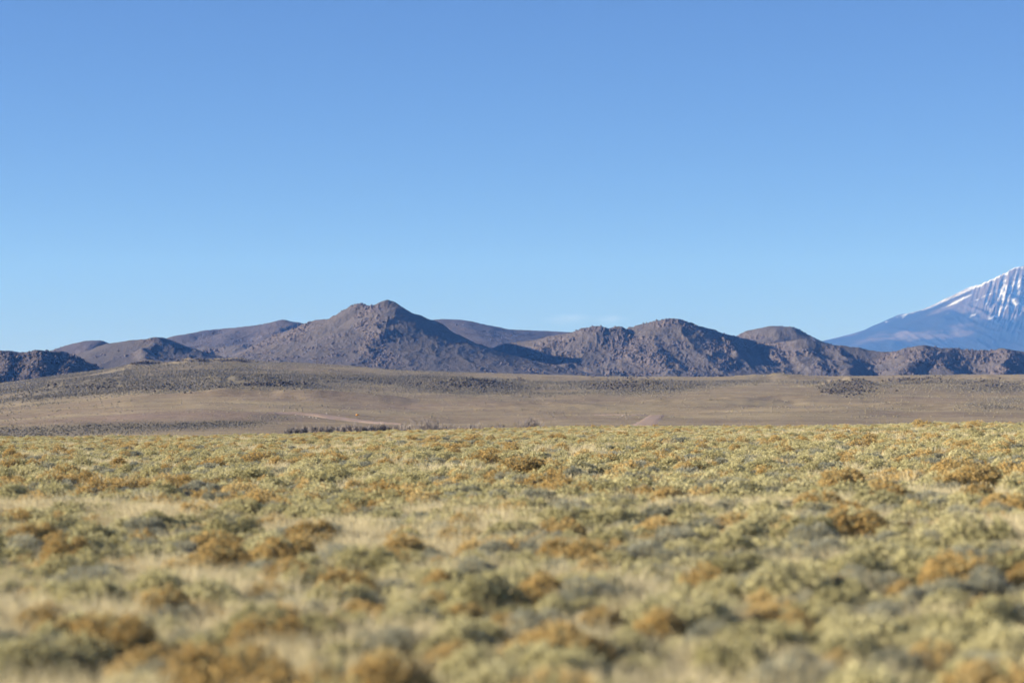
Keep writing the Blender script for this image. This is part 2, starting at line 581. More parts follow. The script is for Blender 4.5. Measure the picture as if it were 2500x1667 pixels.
# twin-topped peak
build_hill("twin_peak", [
    dict(p=[(520, 888, 4250), (570, 868, 4230), (620, 842, 4210), (650, 828, 4190), (685, 813, 4170), (725, 800, 4150), (745, 790, 4140), (772, 780, 4120), (808, 777, 4100), (822, 769, 4090), (845, 755, 4070), (868, 743, 4060), (882, 740, 4050), (898, 744, 4040), (913, 748, 4025), (930, 743, 4010), (937, 738, 4003), (945, 736, 4000), (955, 738, 4002), (962, 744, 4008)], s=0.60, soft=5, main=True, c=110),
    dict(p=[(962, 744, 4008), (975, 754, 4050), (1000, 763, 4120), (1030, 772, 4200), (1055, 780, 4250), (1080, 791, 4300), (1092, 802, 4330), (1120, 817, 4380), (1150, 833, 4430), (1185, 852, 4490), (1215, 866, 4530), (1260, 881, 4580), (1310, 890, 4620)], s=0.68, soft=3, main=True, c=140),
    # spurs
    dict(p=[(945, 738, 4000), (940, 765, 3960), (925, 800, 3905), (912, 830, 3855), (900, 852, 3800), (880, 880, 3740), (860, 905, 3680)], s=0.66, soft=4),
    dict(p=[(925, 802, 3905), (945, 835, 3860), (960, 858, 3815), (975, 880, 3770), (975, 900, 3720)], s=0.70, soft=4),
    dict(p=[(958, 745, 4003), (985, 795, 3965), (1000, 815, 3945), (1040, 825, 3930), (1045, 838, 3905), (1075, 870, 3860), (1100, 900, 3810)], s=0.62, soft=6),
    dict(p=[(1075, 795, 4155), (1082, 815, 4120), (1085, 840, 4080)], s=0.7, soft=4),
    dict(p=[(1110, 892, 3800), (1140, 886, 3800), (1190, 887, 3810), (1200, 893, 3815)], s=0.55, soft=7),
    dict(p=[(845, 830, 3900), (850, 855, 3850), (840, 880, 3790)], s=0.6, soft=4),
    dict(p=[(1010, 860, 3790), (1000, 885, 3750), (990, 905, 3700)], s=0.6, soft=5),
], 500, 1500, 3640, 4680, M_HILL, "tall rocky brown peak with two summits, highest of the brown range", rough=0.9, rocky=0.3, dm=4290, gully=0.7, seed=15.0, dstep=3.1,
    rock_fn=lambda px, py: bl(px, py, 920, 820, 45, 60, 0.7) + bl(px, py, 900, 748, 60, 10, 0.55) + bl(px, py, 700, 810, 110, 20, 0.6, -0.4) + bl(px, py, 1080, 800, 25, 20, 0.5) + bl(px, py, 940, 880, 70, 25, 0.4) - bl(px, py, 1010, 790, 60, 50, 0.8) - bl(px, py, 1110, 840, 110, 60, 0.9))

# knob behind the broad mountain, and the low ridge that runs off under the snow mountain
build_hill("knob_hill", [
    dict(p=[(1740, 870, 4900), (1790, 830, 4850), (1815, 815, 4830), (1835, 805, 4800), (1855, 801, 4790), (1880, 796, 4780), (1888, 798, 4775), (1912, 799, 4770), (1932, 802, 4765)], s=0.5, soft=8, main=True, c=80),
    dict(p=[(1932, 802, 4765), (1946, 809, 4800), (1958, 820, 4830), (1990, 834, 4880), (2040, 850, 4950)], s=0.62, soft=6, main=True, c=90),
    dict(p=[(1900, 799, 4772), (1895, 825, 4700), (1880, 860, 4600)], s=0.55, soft=6),
], 1720, 2080, 4500, 5050, M_HILL, "flat-topped knob peeking up behind the broad rocky mountain", rough=0.8, rocky=0.3, dm=4830, seed=18.0)
# broad rocky mountain
build_hill("broad_mountain", [
    dict(p=[(1120, 892, 4330), (1160, 870, 4300), (1195, 851, 4280), (1235, 838, 4250), (1300, 829, 4220), (1340, 820, 4200), (1392, 811, 4180), (1412, 805, 4170), (1432, 799, 4160), (1447, 795, 4155), (1463, 795, 4150), (1475, 801, 4150), (1490, 799, 4150), (1508, 795, 4150), (1516, 799, 4150), (1523, 803, 4155), (1545, 797, 4165), (1560, 792, 4165), (1590, 786, 4165), (1610, 781, 4160), (1632, 778, 4150), (1655, 782, 4145)], s=0.58, soft=6, main=True, c=110),
    dict(p=[(1655, 782, 4145), (1690, 789, 4150), (1705, 796, 4155), (1740, 806, 4170), (1765, 812, 4230), (1800, 822, 4310), (1830, 828, 4340), (1860, 833, 4330), (1890, 837, 4270), (1915, 833, 4190), (1950, 829, 4160), (1985, 833, 4150), (2010, 838, 4150), (2060, 848, 4150), (2090, 850, 4150), (2100, 855, 4150)], s=0.6, soft=5, main=True, c=110),
    dict(p=[(1340, 838, 4150), (1325, 850, 4120), (1300, 866, 4080)], s=0.62, soft=4),
    dict(p=[(1560, 842, 4060), (1545, 860, 4020), (1540, 876, 3990)], s=0.66, soft=3),
    dict(p=[(1600, 846, 4050), (1590, 862, 4000), (1620, 885, 3950), (1645, 905, 3890)], s=0.62, soft=5),
    dict(p=[(1700, 800, 4155), (1690, 835, 4080), (1700, 858, 4030), (1735, 885, 3970), (1745, 908, 3910)], s=0.66, soft=5),
    dict(p=[(1740, 808, 4170), (1765, 828, 4120), (1785, 852, 4060), (1775, 880, 3990), (1755, 905, 3930)], s=0.80, soft=3),
    dict(p=[(1860, 834, 4180), (1885, 858, 4120), (1905, 875, 4080), (1915, 893, 4030), (1920, 915, 3980)], s=0.74, soft=3),
    dict(p=[(1960, 831, 4160), (1985, 865, 4070), (2000, 900, 3970)], s=0.5, soft=8),
    dict(p=[(2050, 848, 4150), (2060, 880, 4050), (2070, 915, 3940)], s=0.5, soft=8),
    dict(p=[(1380, 888, 3900), (1400, 885, 3890), (1430, 897, 3880)], s=0.6, soft=5),
    dict(p=[(1465, 893, 3870), (1490, 898, 3860)], s=0.6, soft=4),
    dict(p=[(2100, 855, 4150), (2150, 858, 4140), (2180, 858, 4130), (2205, 855, 4110), (2230, 848, 4090), (2262, 846, 4080), (2290, 849, 4080), (2330, 853, 4090), (2380, 854, 4090), (2420, 856, 4080), (2450, 853, 4070), (2480, 856, 4070), (2560, 862, 4080), (2700, 858, 4080), (2850, 880, 4150)], s=0.52, soft=8, main=True, c=90),
    dict(p=[(2262, 847, 4080), (2240, 875, 4000), (2200, 905, 3900)], s=0.5, soft=8),
    dict(p=[(2330, 854, 4090), (2310, 880, 4010), (2300, 910, 3920)], s=0.55, soft=6),
    dict(p=[(2450, 855, 4070), (2440, 880, 4000), (2450, 910, 3920)], s=0.6, soft=4),
    dict(p=[(2600, 862, 4080), (2580, 900, 3960)], s=0.6, soft=4),
], 1110, 2860, 3780, 4560, M_HILL, "broad craggy brown mountain with deep blue hollows and a long low tail", rough=1.1, rocky=0.42, ustep=1.6, dm=4200, seed=21.0, dstep=3.3,
    rock_fn=lambda px, py: bl(px, py, 1340, 845, 70, 22, 0.7, -0.3) + bl(px, py, 1500, 840, 60, 25, 0.6) + bl(px, py, 1590, 870, 70, 35, 0.8) + bl(px, py, 1770, 850, 45, 45, 0.9) + bl(px, py, 1890, 860, 40, 45, 0.9) + bl(px, py, 1650, 785, 110, 12, 0.6) + bl(px, py, 1460, 800, 60, 10, 0.8) + bl(px, py, 2350, 870, 170, 25, 0.55) - bl(px, py, 1840, 875, 45, 35, 1.2) - bl(px, py, 2100, 890, 70, 30, 0.5) - bl(px, py, 1420, 880, 60, 20, 0.3))


# ------------------------------------------------------------------ snow mountain
def mat_snow():
    b = NT("snowy_rock")
    p = b.pos()
    sn = b.attr("snow")
    n = b.noise(0.016, 6, p, 0.7)
    rock = b.ramp(b.noise(0.0014, 6, p, 0.55), [(0.42, (0.008, 0.008, 0.007)), (0.52, (0.014, 0.012, 0.010)), (0.60, (0.085, 0.064, 0.05))])
    f = b.math('ADD', sn, b.math('MULTIPLY', b.math('SUBTRACT', n, 0.5), 1.5))
    f = b.n("ShaderNodeMapRange", {"Value": f, "From Min": 0.38, "From Max": 0.82}).outputs[0]
    c = b.mix(f, rock, (0.44, 0.45, 0.48))
    return b.out(b.principled(c, 0.85, None, 0.2))


M_SNOW = mat_snow()


def snow_extra(X, Y, Z, U, D):
    px, py = pix(X, Y, Z)
    ridge = interp([(1950, 870), (2030, 836), (2100, 810), (2140, 795), (2200, 772), (2270, 752), (2320, 730), (2370, 707), (2420, 685), (2450, 670), (2480, 655), (2487, 653), (2520, 662), (2600, 690), (2800, 760)], px)
    dy = py - ridge
    # fluted face below the summit
    flute = ridged(N3, px / 11.0 + (py - 660) / 34.0, py / 110.0, 3)
    face = np.clip(np.exp(-((px - 2475) / 75) ** 2 - ((py - 725) / 60) ** 2) * 1.25, 0, 1)
    Z = Z + face * 26 * (flute - 1.0) + 26 * (ridged(N5, X / 330 + Y / 1400, Y / 1600, 4) - 1.0) * sstep(10, 60, dy)
    s = np.zeros_like(px)
    s = s + 0.72 * np.exp(-(np.maximum(dy, 0) / 1.6) ** 2) * sstep(2120, 2230, px)
    s = s + 0.30 * np.exp(-((py - 690) / 45) ** 2) * sstep(2350, 2480, px) * (0.6 + 0.9 * fbm(N2, px / 9 + py / 14, py / 7, 3))
    s = s + face * np.clip(1.12 - 0.95 * np.clip(flute, 0, 1.4), -0.1, 0.9)
    # drifts lying across the slope
    n = fbm(N6, (px + 1.5 * py) / 90.0, (py + 0.45 * px) / 13.0, 4)
    s = s + np.clip(n - 0.34, 0, 0.5) * 1.5 * sstep(2180, 2330, px) * sstep(120, 25, dy - (px - 2200) * 0.25)
    for (cx, cy, sx, sy, a, rot) in ((2345, 733, 30, 4.5, 0.9, -0.5), (2375, 770, 26, 4, 0.8, -0.35), (2425, 772, 24, 4, 0.75, -0.5), (2480, 745, 40, 4, 0.8, -0.18),
                                     (2410, 741, 5, 22, 0.6, -0.3), (2205, 775, 9, 3, 0.7, -0.6), (2165, 786, 7, 2, 0.6, 0), (2260, 776, 10, 2.5, 0.45, -0.3), (2400, 690, 40, 8, 0.35, -0.5)):
        s = s + bl(px, py, cx, cy, sx, sy, a, rot)
    return Z, {"snow": np.clip(s * 0.74, 0, 1).ravel()}


build_hill("snow_mountain", [
    dict(p=[(1900, 905, 20625), (1960, 880, 20625), (2030, 846, 20562), (2100, 814, 20437), (2140, 797, 20375), (2200, 774, 20312), (2270, 753, 20250), (2320, 731, 20187), (2370, 708, 20125), (2420, 687, 20062), (2450, 672, 20031), (2480, 657, 20000), (2487, 654, 20000), (2505, 658, 20031), (2560, 676, 20125), (2640, 690, 20187), (2760, 720, 20312), (2900, 780, 20500), (3100, 880, 20625)], s=0.55, soft=38, main=True, c=690),
    dict(p=[(2380, 705, 20125), (2330, 755, 19500), (2290, 810, 18875), (2260, 870, 18250)], s=0.5, soft=38),
    dict(p=[(2500, 658, 20000), (2470, 740, 19312), (2420, 790, 18937), (2370, 860, 18312)], s=0.55, soft=38),
    dict(p=[(2600, 690, 20156), (2560, 760, 19375), (2510, 830, 18625), (2500, 880, 18125)], s=0.55, soft=38),
    dict(p=[(2200, 775, 20312), (2160, 820, 19687), (2130, 870, 19062)], s=0.5, soft=38),
], 1880, 3120, 14000, 21560, M_SNOW, "high snow-streaked blue mountain far behind the brown range", rough=0.0, rocky=0.0, ustep=2.0, dstep=34, dm=20380, k=40, seed=30.0, warp=0, extra=snow_extra)

# ------------------------------------------------------------------ boulders on the hills (too many to count)
rng = np.random.RandomState(5)


def ico():
    t = (1 + 5 ** 0.5) / 2
    v = np.array([(-1, t, 0), (1, t, 0), (-1, -t, 0), (1, -t, 0), (0, -1, t), (0, 1, t), (0, -1, -t), (0, 1, -t), (t, 0, -1), (t, 0, 1), (-t, 0, -1), (-t, 0, 1)], float)
    v /= np.linalg.norm(v[0])
    f = np.array([(0, 11, 5), (0, 5, 1), (0, 1, 7), (0, 7, 10), (0, 10, 11), (1, 5, 9), (5, 11, 4), (11, 10, 2), (10, 7, 6), (7, 1, 8),
                  (3, 9, 4), (3, 4, 2), (3, 2, 6), (3, 6, 8), (3, 8, 9), (4, 9, 5), (2, 4, 11), (6, 2, 10), (8, 6, 7), (9, 8, 1)])
    return v, f


def scatter_lumps(P, size, flat, jitter, rs, tall=None):
    """one joined mesh of irregular 20-faced lumps at points P"""
    v, f = ico()
    n = len(P)
    a = rs.rand(n) * 2 * np.pi
    rad = 1 + jitter * (rs.rand(n, 12) - 0.5) * 2
    vv = v[None] * rad[..., None]
    sx = size * (0.75 + 0.6 * rs.rand(n))
    sy = size * (0.75 + 0.6 * rs.rand(n))
    sz = size * flat * (0.7 + 0.6 * rs.rand(n)) * (1 if tall is None else tall)
    x = vv[..., 0] * sx[:, None]
    y = vv[..., 1] * sy[:, None]
    z = vv[..., 2] * sz[:, None]
    c, s = np.cos(a)[:, None], np.sin(a)[:, None]
    V = np.stack([x * c - y * s, x * s + y * c, z], -1) + P[:, None, :]
    F = f[None] + (np.arange(n) * 12)[:, None, None]
    return V.reshape(-1, 3), F.reshape(-1, 3)


M_BOULDER = None


def mat_boulder():
    b = NT("weathered_boulder")
    p = b.pos()
    c = b.ramp(b.noise(0.12, 5, p, 0.7), [(0.3, (0.050, 0.039, 0.038)), (0.55, (0.103, 0.084, 0.080)), (0.75, (0.162, 0.134, 0.129))])
    return b.out(b.principled(c, 0.95, None, 0.1))


def mat_darkstone():
    b = NT("dark_lava_stone")
    p = b.pos()
    c = b.ramp(b.noise(0.3, 4, p, 0.7), [(0.3, (0.036, 0.031, 0.028)), (0.6, (0.077, 0.065, 0.059)), (0.8, (0.135, 0.113, 0.095))])
    return b.out(b.principled(c, 0.95, None, 0.1))


M_BOULDER = mat_boulder()
M_LAVA = mat_darkstone()


def build_boulders():
    P = np.concatenate([h[0] for h in HILL_ROCK])
    w = np.concatenate([h[1] for h in HILL_ROCK])
    keep = rng.rand(len(P)) < np.clip((w - 0.3) * 0.4, 0, 1)
    P = P[keep] + rng.randn(keep.sum(), 3) * [1.5, 1.5, 0.2]
    if len(P) > 36000:
        P = P[rng.permutation(len(P))[:36000]]
    size = 0.55 + 1.9 * rng.rand(len(P)) ** 2.6
    V, F = scatter_lumps(P, size, 0.85, 0.32, rng)
    link("boulder_rubble", mesh_from("boulder_rubble", V, F, M_BOULDER), kind="stuff", label="brown boulders strewn over the ridges and spurs of the range")


build_boulders()

# ------------------------------------------------------------------ scrub on the far slope
def mat_scrub():
    b = NT("slope_scrub")
    t = b.attr("tint")
    c = b.ramp(t, [(0.0, (0.106, 0.094, 0.078)), (0.45, (0.176, 0.157, 0.120)), (0.75, (0.246, 0.213, 0.143)), (1.0, (0.317, 0.260, 0.166))])
    d = b.n("ShaderNodeBsdfDiffuse", {"Color": c, "Roughness": 0.6}).outputs[0]
    return b.out(d)


def build_slope_scrub():
    rs = np.random.RandomState(8)
    n = 560000
    th = (rs.rand(n) * 2 - 1) * R(13.8)
    r = np.sqrt(640.0 ** 2 + rs.rand(n) * (2360.0 ** 2 - 640.0 ** 2))
    x, y = np.sin(th) * r, np.cos(th) * r
    z = ground_z(x, y)
    cov = cover_mask(x, y, z)
    clump = fbm(N1, x / 22.0, y / 30.0, 3)
    dens = 0.015 + 0.42 * np.clip(cov, 0, 1) + 0.09 * clump
    dens = np.where(r < 950, dens * 1.7, dens)
    keep = rs.rand(n) < np.clip(dens, 0.01, 0.9)
    x, y, z, cov, r = x[keep], y[keep], z[keep], cov[keep], r[keep]
    m = len(x)
    base = np.array([(math.cos(a), math.sin(a), 0.0) for a in np.arange(5) * 2 * np.pi / 5] + [(0, 0, 1.0)])
    f = np.array([(i, (i + 1) % 5, 5) for i in range(5)])
    s = (0.34 + 0.36 * rs.rand(m)) * np.where(r < 950, 0.75, 1.0) * np.where(r > 1500, 1.15, 1.0) * (0.85 + 0.45 * np.clip(cov, 0, 1))
    a = rs.rand(m) * 6.28
    jit = 1 + 0.35 * (rs.rand(m, 6) - 0.5) * 2
    bx = base[None] * jit[..., None]
    c, sn = np.cos(a)[:, None], np.sin(a)[:, None]
    X = (bx[..., 0] * c - bx[..., 1] * sn) * s[:, None] + x[:, None]
    Y = (bx[..., 0] * sn + bx[..., 1] * c) * s[:, None] + y[:, None]
    Z = bx[..., 2] * s[:, None] * 0.95 + z[:, None] - 0.08
    V = np.stack([X, Y, Z], -1).reshape(-1, 3)
    F = (f[None] + (np.arange(m) * 6)[:, None, None]).reshape(-1, 3)
    tint = np.clip(0.72 - 0.55 * np.clip(cov, 0, 1) + 0.13 * rs.randn(m), 0, 1)
    link("slope_shrubbery", mesh_from("slope_shrubbery", V, F, mat_scrub(), False, {"tint": np.repeat(tint, 6)}), kind="stuff",
         label="grey desert scrub dotted over the long slope beyond the plain")
    # dark stone outcrops
    pts = []
    for (cx, cy, sx, sy, k) in ((348, 886, 34, 4, 150), (456, 879, 45, 4, 190), (575, 880, 50, 3, 120), (655, 937, 85, 4, 170), (1180, 935, 60, 10, 170), (1110, 940, 110, 12, 150), (1540, 935, 90, 12, 200), (1500, 945, 60, 8, 90),
                                (2070, 945, 55, 14, 330), (2040, 955, 25, 6, 80), (2240, 928, 60, 7, 150), (2420, 938, 60, 8, 130), (1265, 927, 12, 3, 25), (300, 945, 240, 10, 120)):
        k = int(k * 1.8)
        px = cx + rs.randn(k) * sx * 0.6
        py = cy + rs.randn(k) * sy * 0.6
        rr = slope_r(px, py)
        X = (px - 1250) / FPX * rr
        pts.append(np.stack([X, rr, ground_z(X, rr)], -1))
    P = np.concatenate(pts)
    V, F = scatter_lumps(P, 0.38 + 0.85 * rs.rand(len(P)) ** 2, 0.75, 0.3, rs)
    link("outcrop_rubble", mesh_from("outcrop_rubble", V, F, M_LAVA), kind="stuff", label="dark stones of the low outcrops on the far slope")


R_TAB = np.linspace(R_VAL, R_RIDGE + 20, 420)


def slope_r(px, py):
    """distance ahead at which the far slope is seen at photo pixel (px, py)"""
    px = np.atleast_1d(np.asarray(px, float))
    py = np.atleast_1d(np.asarray(py, float))
    out = np.zeros_like(px)
    for i, (a, b) in enumerate(zip(px, py)):
        X = (a - 1250) / FPX * R_TAB
        _, p = pix(X, R_TAB, ground_z(X, R_TAB))
        p = np.minimum.accumulate(p)
        out[i] = np.interp(-b, -p, R_TAB)
    return out


build_slope_scrub()


# ------------------------------------------------------------------ dirt roads on the far slope
def road_strip(name, edge_a, edge_b, label, nseg=60, lift=0.25):
    ea, eb = np.array(edge_a, float), np.array(edge_b, float)

    def along(e):
        d = np.concatenate([[0], np.cumsum(np.hypot(*np.diff(e, axis=0).T))])
        t = np.linspace(0, d[-1], nseg)
        return np.interp(t, d, e[:, 0]), np.interp(t, d, e[:, 1])
    ax, ay = along(ea)
    bx, by = along(eb)
    rows = []
    for k in np.linspace(0, 1, 7):
        px, py = ax * (1 - k) + bx * k, ay * (1 - k) + by * k
        r = slope_r(px, py)
        X = (px - 1250) / FPX * r
        z = ground_z(X, r) + lift + 0.12 * fbm(N3, X / 6, r / 6, 2)
        if k in (0.0, 1.0):
            z = z - lift - 0.08
        rows.append(np.stack([X, r, z], -1))
    V = np.concatenate(rows)
    me = mesh_from(name, V, grid_faces(7, nseg), M_ROAD, True)
    link(name, me, kind="structure", label=label)


road_strip("dirt_road", [(655, 1009), (680, 1010), (720, 1011), (770, 1017), (810, 1024), (860, 1029), (910, 1034), (980, 1037)],
           [(655, 1008), (680, 1007), (720, 1006), (770, 1009), (810, 1014), (860, 1021), (910, 1028), (980, 1034)], "pale graded dirt road descending the slope beside the orange sign")
road_strip("dirt_road", [(1536, 1041), (1545, 1036), (1562, 1025), (1582, 1013.5)], [(1606, 1041), (1607, 1036), (1614, 1025), (1627, 1013.5)],
           "wide pinkish dirt road climbing the slope under the broad mountain", lift=0.14)
road_strip("dirt_road", [(1450, 1013.5), (1510, 1013.5), (1580, 1014.5)], [(1450, 1012), (1510, 1012), (1580, 1012.5)], "thin pink track running off the wide dirt road", lift=0.2, nseg=30)

# pale stones along the dirt road
def build_stones():
    rs = np.random.RandomState(3)
    spots = [(670, 1010.5, "on the upper bank where the road narrows"), (694, 1004, "alone above the road near its narrow end"), (722, 1014, "below the road, nearest the narrow end"),
             (742, 1018, "below the road, second from the narrow end"), (757, 1019, "below the road, brightest of the row"), (765, 1020.5, "below the road, touching the brightest stone"),
             (773, 1022, "below the road, last but one of the row"), (779, 1024, "below the road, last of the row"), (798, 1010, "on the upper bank at the bend of the road"),
             (828, 1015, "on the upper bank between the bend and the orange sign"), (1520, 1016, "bigger of two beside the wide pink road"), (1530, 1023, "smaller of two beside the wide pink road"),
             (1560, 1021, "against the dark edge of the wide pink road")]
    m = NT("pale_stone")
    mat = m.out(m.principled(m.ramp(m.noise(3.0, 4, m.pos()), [(0.3, (0.315, 0.285, 0.247)), (0.7, (0.465, 0.435, 0.390))]), 0.9))
    for px, py, where in spots:
        r = float(slope_r(px, py)[0])
        x = (px - 1250) / FPX * r
        V, F = scatter_lumps(np.zeros((1, 3)), np.array([0.24 + 0.10 * rs.rand()]), 0.75, 0.25, rs)
        link("stone", mesh_from("stone", V, F, mat), None, (x, r, float(ground_z(x, r)) + 0.2), label="pale stone " + where, category="stone", group="pale stones along the dirt roads")


build_stones()


# ------------------------------------------------------------------ small mesh collector
class MB:
    def __init__(self):
        self.v, self.f, self.n = [], [], 0

    def add(self, v, f):
        v = np.asarray(v, float)
        self.f.append(np.asarray(f, int) + self.n)
        self.v.append(v)
        self.n += len(v)

    def tube(self, pts, radii, k=4):
        pts = np.asarray(pts, float)
        m = len(pts)
        V = []
        for i in range(m):
            d = pts[min(i + 1, m - 1)] - pts[max(i - 1, 0)]
            d = d / (np.linalg.norm(d) + 1e-9)
            a = np.cross(d, (0.3, 0.9, 0.1) if abs(d[2]) > 0.8 else (0, 0, 1.0))
            a /= np.linalg.norm(a) + 1e-9
            b = np.cross(d, a)
            for j in range(k):
                t = 2 * np.pi * j / k
                V.append(pts[i] + radii[i] * (a * math.cos(t) + b * math.sin(t)))
        F = []
        for i in range(m - 1):
            for j in range(k):
                a0, a1 = i * k + j, i * k + (j + 1) % k
                F += [(a0, a1, a1 + k), (a0, a1 + k, a0 + k)]
        for j in range(1, k - 1):
            F += [(0, j + 1, j), ((m - 1) * k, (m - 1) * k + j, (m - 1) * k + j + 1)]
        self.add(V, F)

    def box(self, c, s):
        c, s = np.array(c, float), np.array(s, float) / 2
        V = [c + s * np.array([i, j, k]) for i in (-1, 1) for j in (-1, 1) for k in (-1, 1)]
        F = [(0, 1, 3), (0, 3, 2), (4, 6, 7), (4, 7, 5), (0, 4, 5), (0, 5, 1), (2, 3, 7), (2, 7, 6), (0, 2, 6), (0, 6, 4), (1, 5, 7), (1, 7, 3)]
        self.add(V, F)

    def mesh(self, name, mat, attrs=None):
        return mesh_from(name, np.concatenate(self.v), np.concatenate(self.f), mat, False, attrs)


# ------------------------------------------------------------------ road sign
def build_sign():
    px, py = 872, 1021
    r = float(slope_r(px, py)[0])
    x = (px - 1250) / FPX * r
    root = link("road_sign", None, None, (x, r, float(ground_z(x, r))), label="small orange road sign on two posts beside the pale dirt road", category="road sign")
    o = NT("orange_sign_paint")
    om = o.out(o.principled((0.62, 0.27, 0.03), 0.6))
    w = NT("grey_post_wood")
    wm = w.out(w.principled((0.16, 0.13, 0.10), 0.9))
    b = MB()
    b.box((0, 0, 1.35), (0.9, 0.04, 0.55))
    link("sign_panel", b.mesh("sign_panel", om), root)
    b = MB()
    b.box((0, 0.06, 0.8), (0.1, 0.08, 1.9))
    me = b.mesh("post", wm)
    link("post", me, root, (-0.45, 0, 0))
    link("post", me, root, (0.45, 0, 0))


build_sign()


# ------------------------------------------------------------------ bare trees in the hollow beyond the plain
def twig_mat(name, c):
    b = NT(name)
    f = b.noise(2.0, 3, b.pos())
    return b.out(b.principled(b.mix(f, tuple(v * 0.7 for v in c), tuple(v * 1.3 for v in c)), 0.95, None, 0.1))


M_BARKD = twig_mat("dark_bark", (0.105, 0.095, 0.09))
M_TWIGD = twig_mat("dark_twigs", (0.14, 0.126, 0.12))
M_BARKG = twig_mat("grey_bark", (0.2, 0.17, 0.155))
M_TWIGG = twig_mat("grey_twigs", (0.27, 0.235, 0.21))


def bare_tree(rs, h, spread, ntr, twigs, tw):
    """trunk, limb and twig meshes of a leafless tree h high; ntr trunks"""
    T, C = MB(), MB()
    L = T
    tips = []
    for i in range(ntr):
        a = rs.rand() * 6.28
        lean = 0.0 if ntr == 1 else spread * (0.25 + 0.5 * rs.rand())
        pts = [np.array([0.15 * math.cos(a) * (ntr > 1), 0.15 * math.sin(a) * (ntr > 1), -0.2])]
        hh = h * (0.85 if ntr == 1 else 0.55 + 0.25 * rs.rand())
        for k in range(1, 5):
            t = k / 4
            pts.append(np.array([math.cos(a) * lean * t ** 1.3 + 0.06 * rs.randn(), math.sin(a) * lean * t ** 1.3 + 0.06 * rs.randn(), hh * t]))
        r0 = 0.022 * h / math.sqrt(ntr) + 0.02
        T.tube(pts, [r0 * (1 - 0.75 * k / 4) for k in range(5)], 5)
        nl = 14 if ntr == 1 else 7
        for j in range(nl):
            t = 0.15 + 0.82 * (j + rs.rand()) / nl
            q = t * 4
            k0 = min(int(q), 3)
            p = pts[k0] * (1 - (q - k0)) + pts[k0 + 1] * (q - k0)
            b = rs.rand() * 6.28
            ln = spread * (0.45 + 0.5 * rs.rand()) * (1.1 - 0.6 * t)
            up = ln * (0.7 + 0.9 * rs.rand())
            e = p + np.array([math.cos(b) * ln, math.sin(b) * ln, up])
            mid = (p + e) / 2 + np.array([0, 0, -0.12 * up])
            L.tube([p, mid, e], [r0 * 0.35, r0 * 0.22, r0 * 0.08], 3)
            tips += [(p * 0.4 + mid * 0.6, e - p), (mid, e - p), (mid * 0.4 + e * 0.6, e - p), (e, e - p)]
    V, F = [], []
    tips = tips * (twigs // len(tips) + 1)
    for i in range(twigs):
        p, d = tips[i]
        d = d / (np.linalg.norm(d) + 1e-6) + rs.randn(3) * 0.55 + np.array([0, 0, 0.35])
        d = d / np.linalg.norm(d) * (0.07 + 0.10 * rs.rand()) * h
        p = p + rs.randn(3) * 0.03 * h
        s = np.cross(d, rs.randn(3))
        s = s / (np.linalg.norm(s) + 1e-6) * tw
        n = len(V)
        V += [p - s, p + s, p + d]
        F += [(n, n + 1, n + 2)]
    C.add(V, F)
    return T, C


def place_tree(meshes, px, top, depth, label, group, name, h0, rs, cat="tree"):
    """stands it on the hollow's floor so that its top reaches photo row `top`"""
    x = (px - 1250) / FPX * depth
    gz = float(ground_z(x, depth))
    ztop = at(px, top, depth)[2]
    s = max((ztop - gz) / h0, 0.2)
    root = link(name, None, None, (x, depth, gz), label=label, category=cat, group=group)
    root.rotation_euler = (0, 0, rs.rand() * 6.28)
    root.scale = (s * (0.85 + 0.3 * rs.rand()), s * (0.85 + 0.3 * rs.rand()), s)
    for nm, me in zip(("trunk", "crown"), meshes):
        link(nm, me, root)


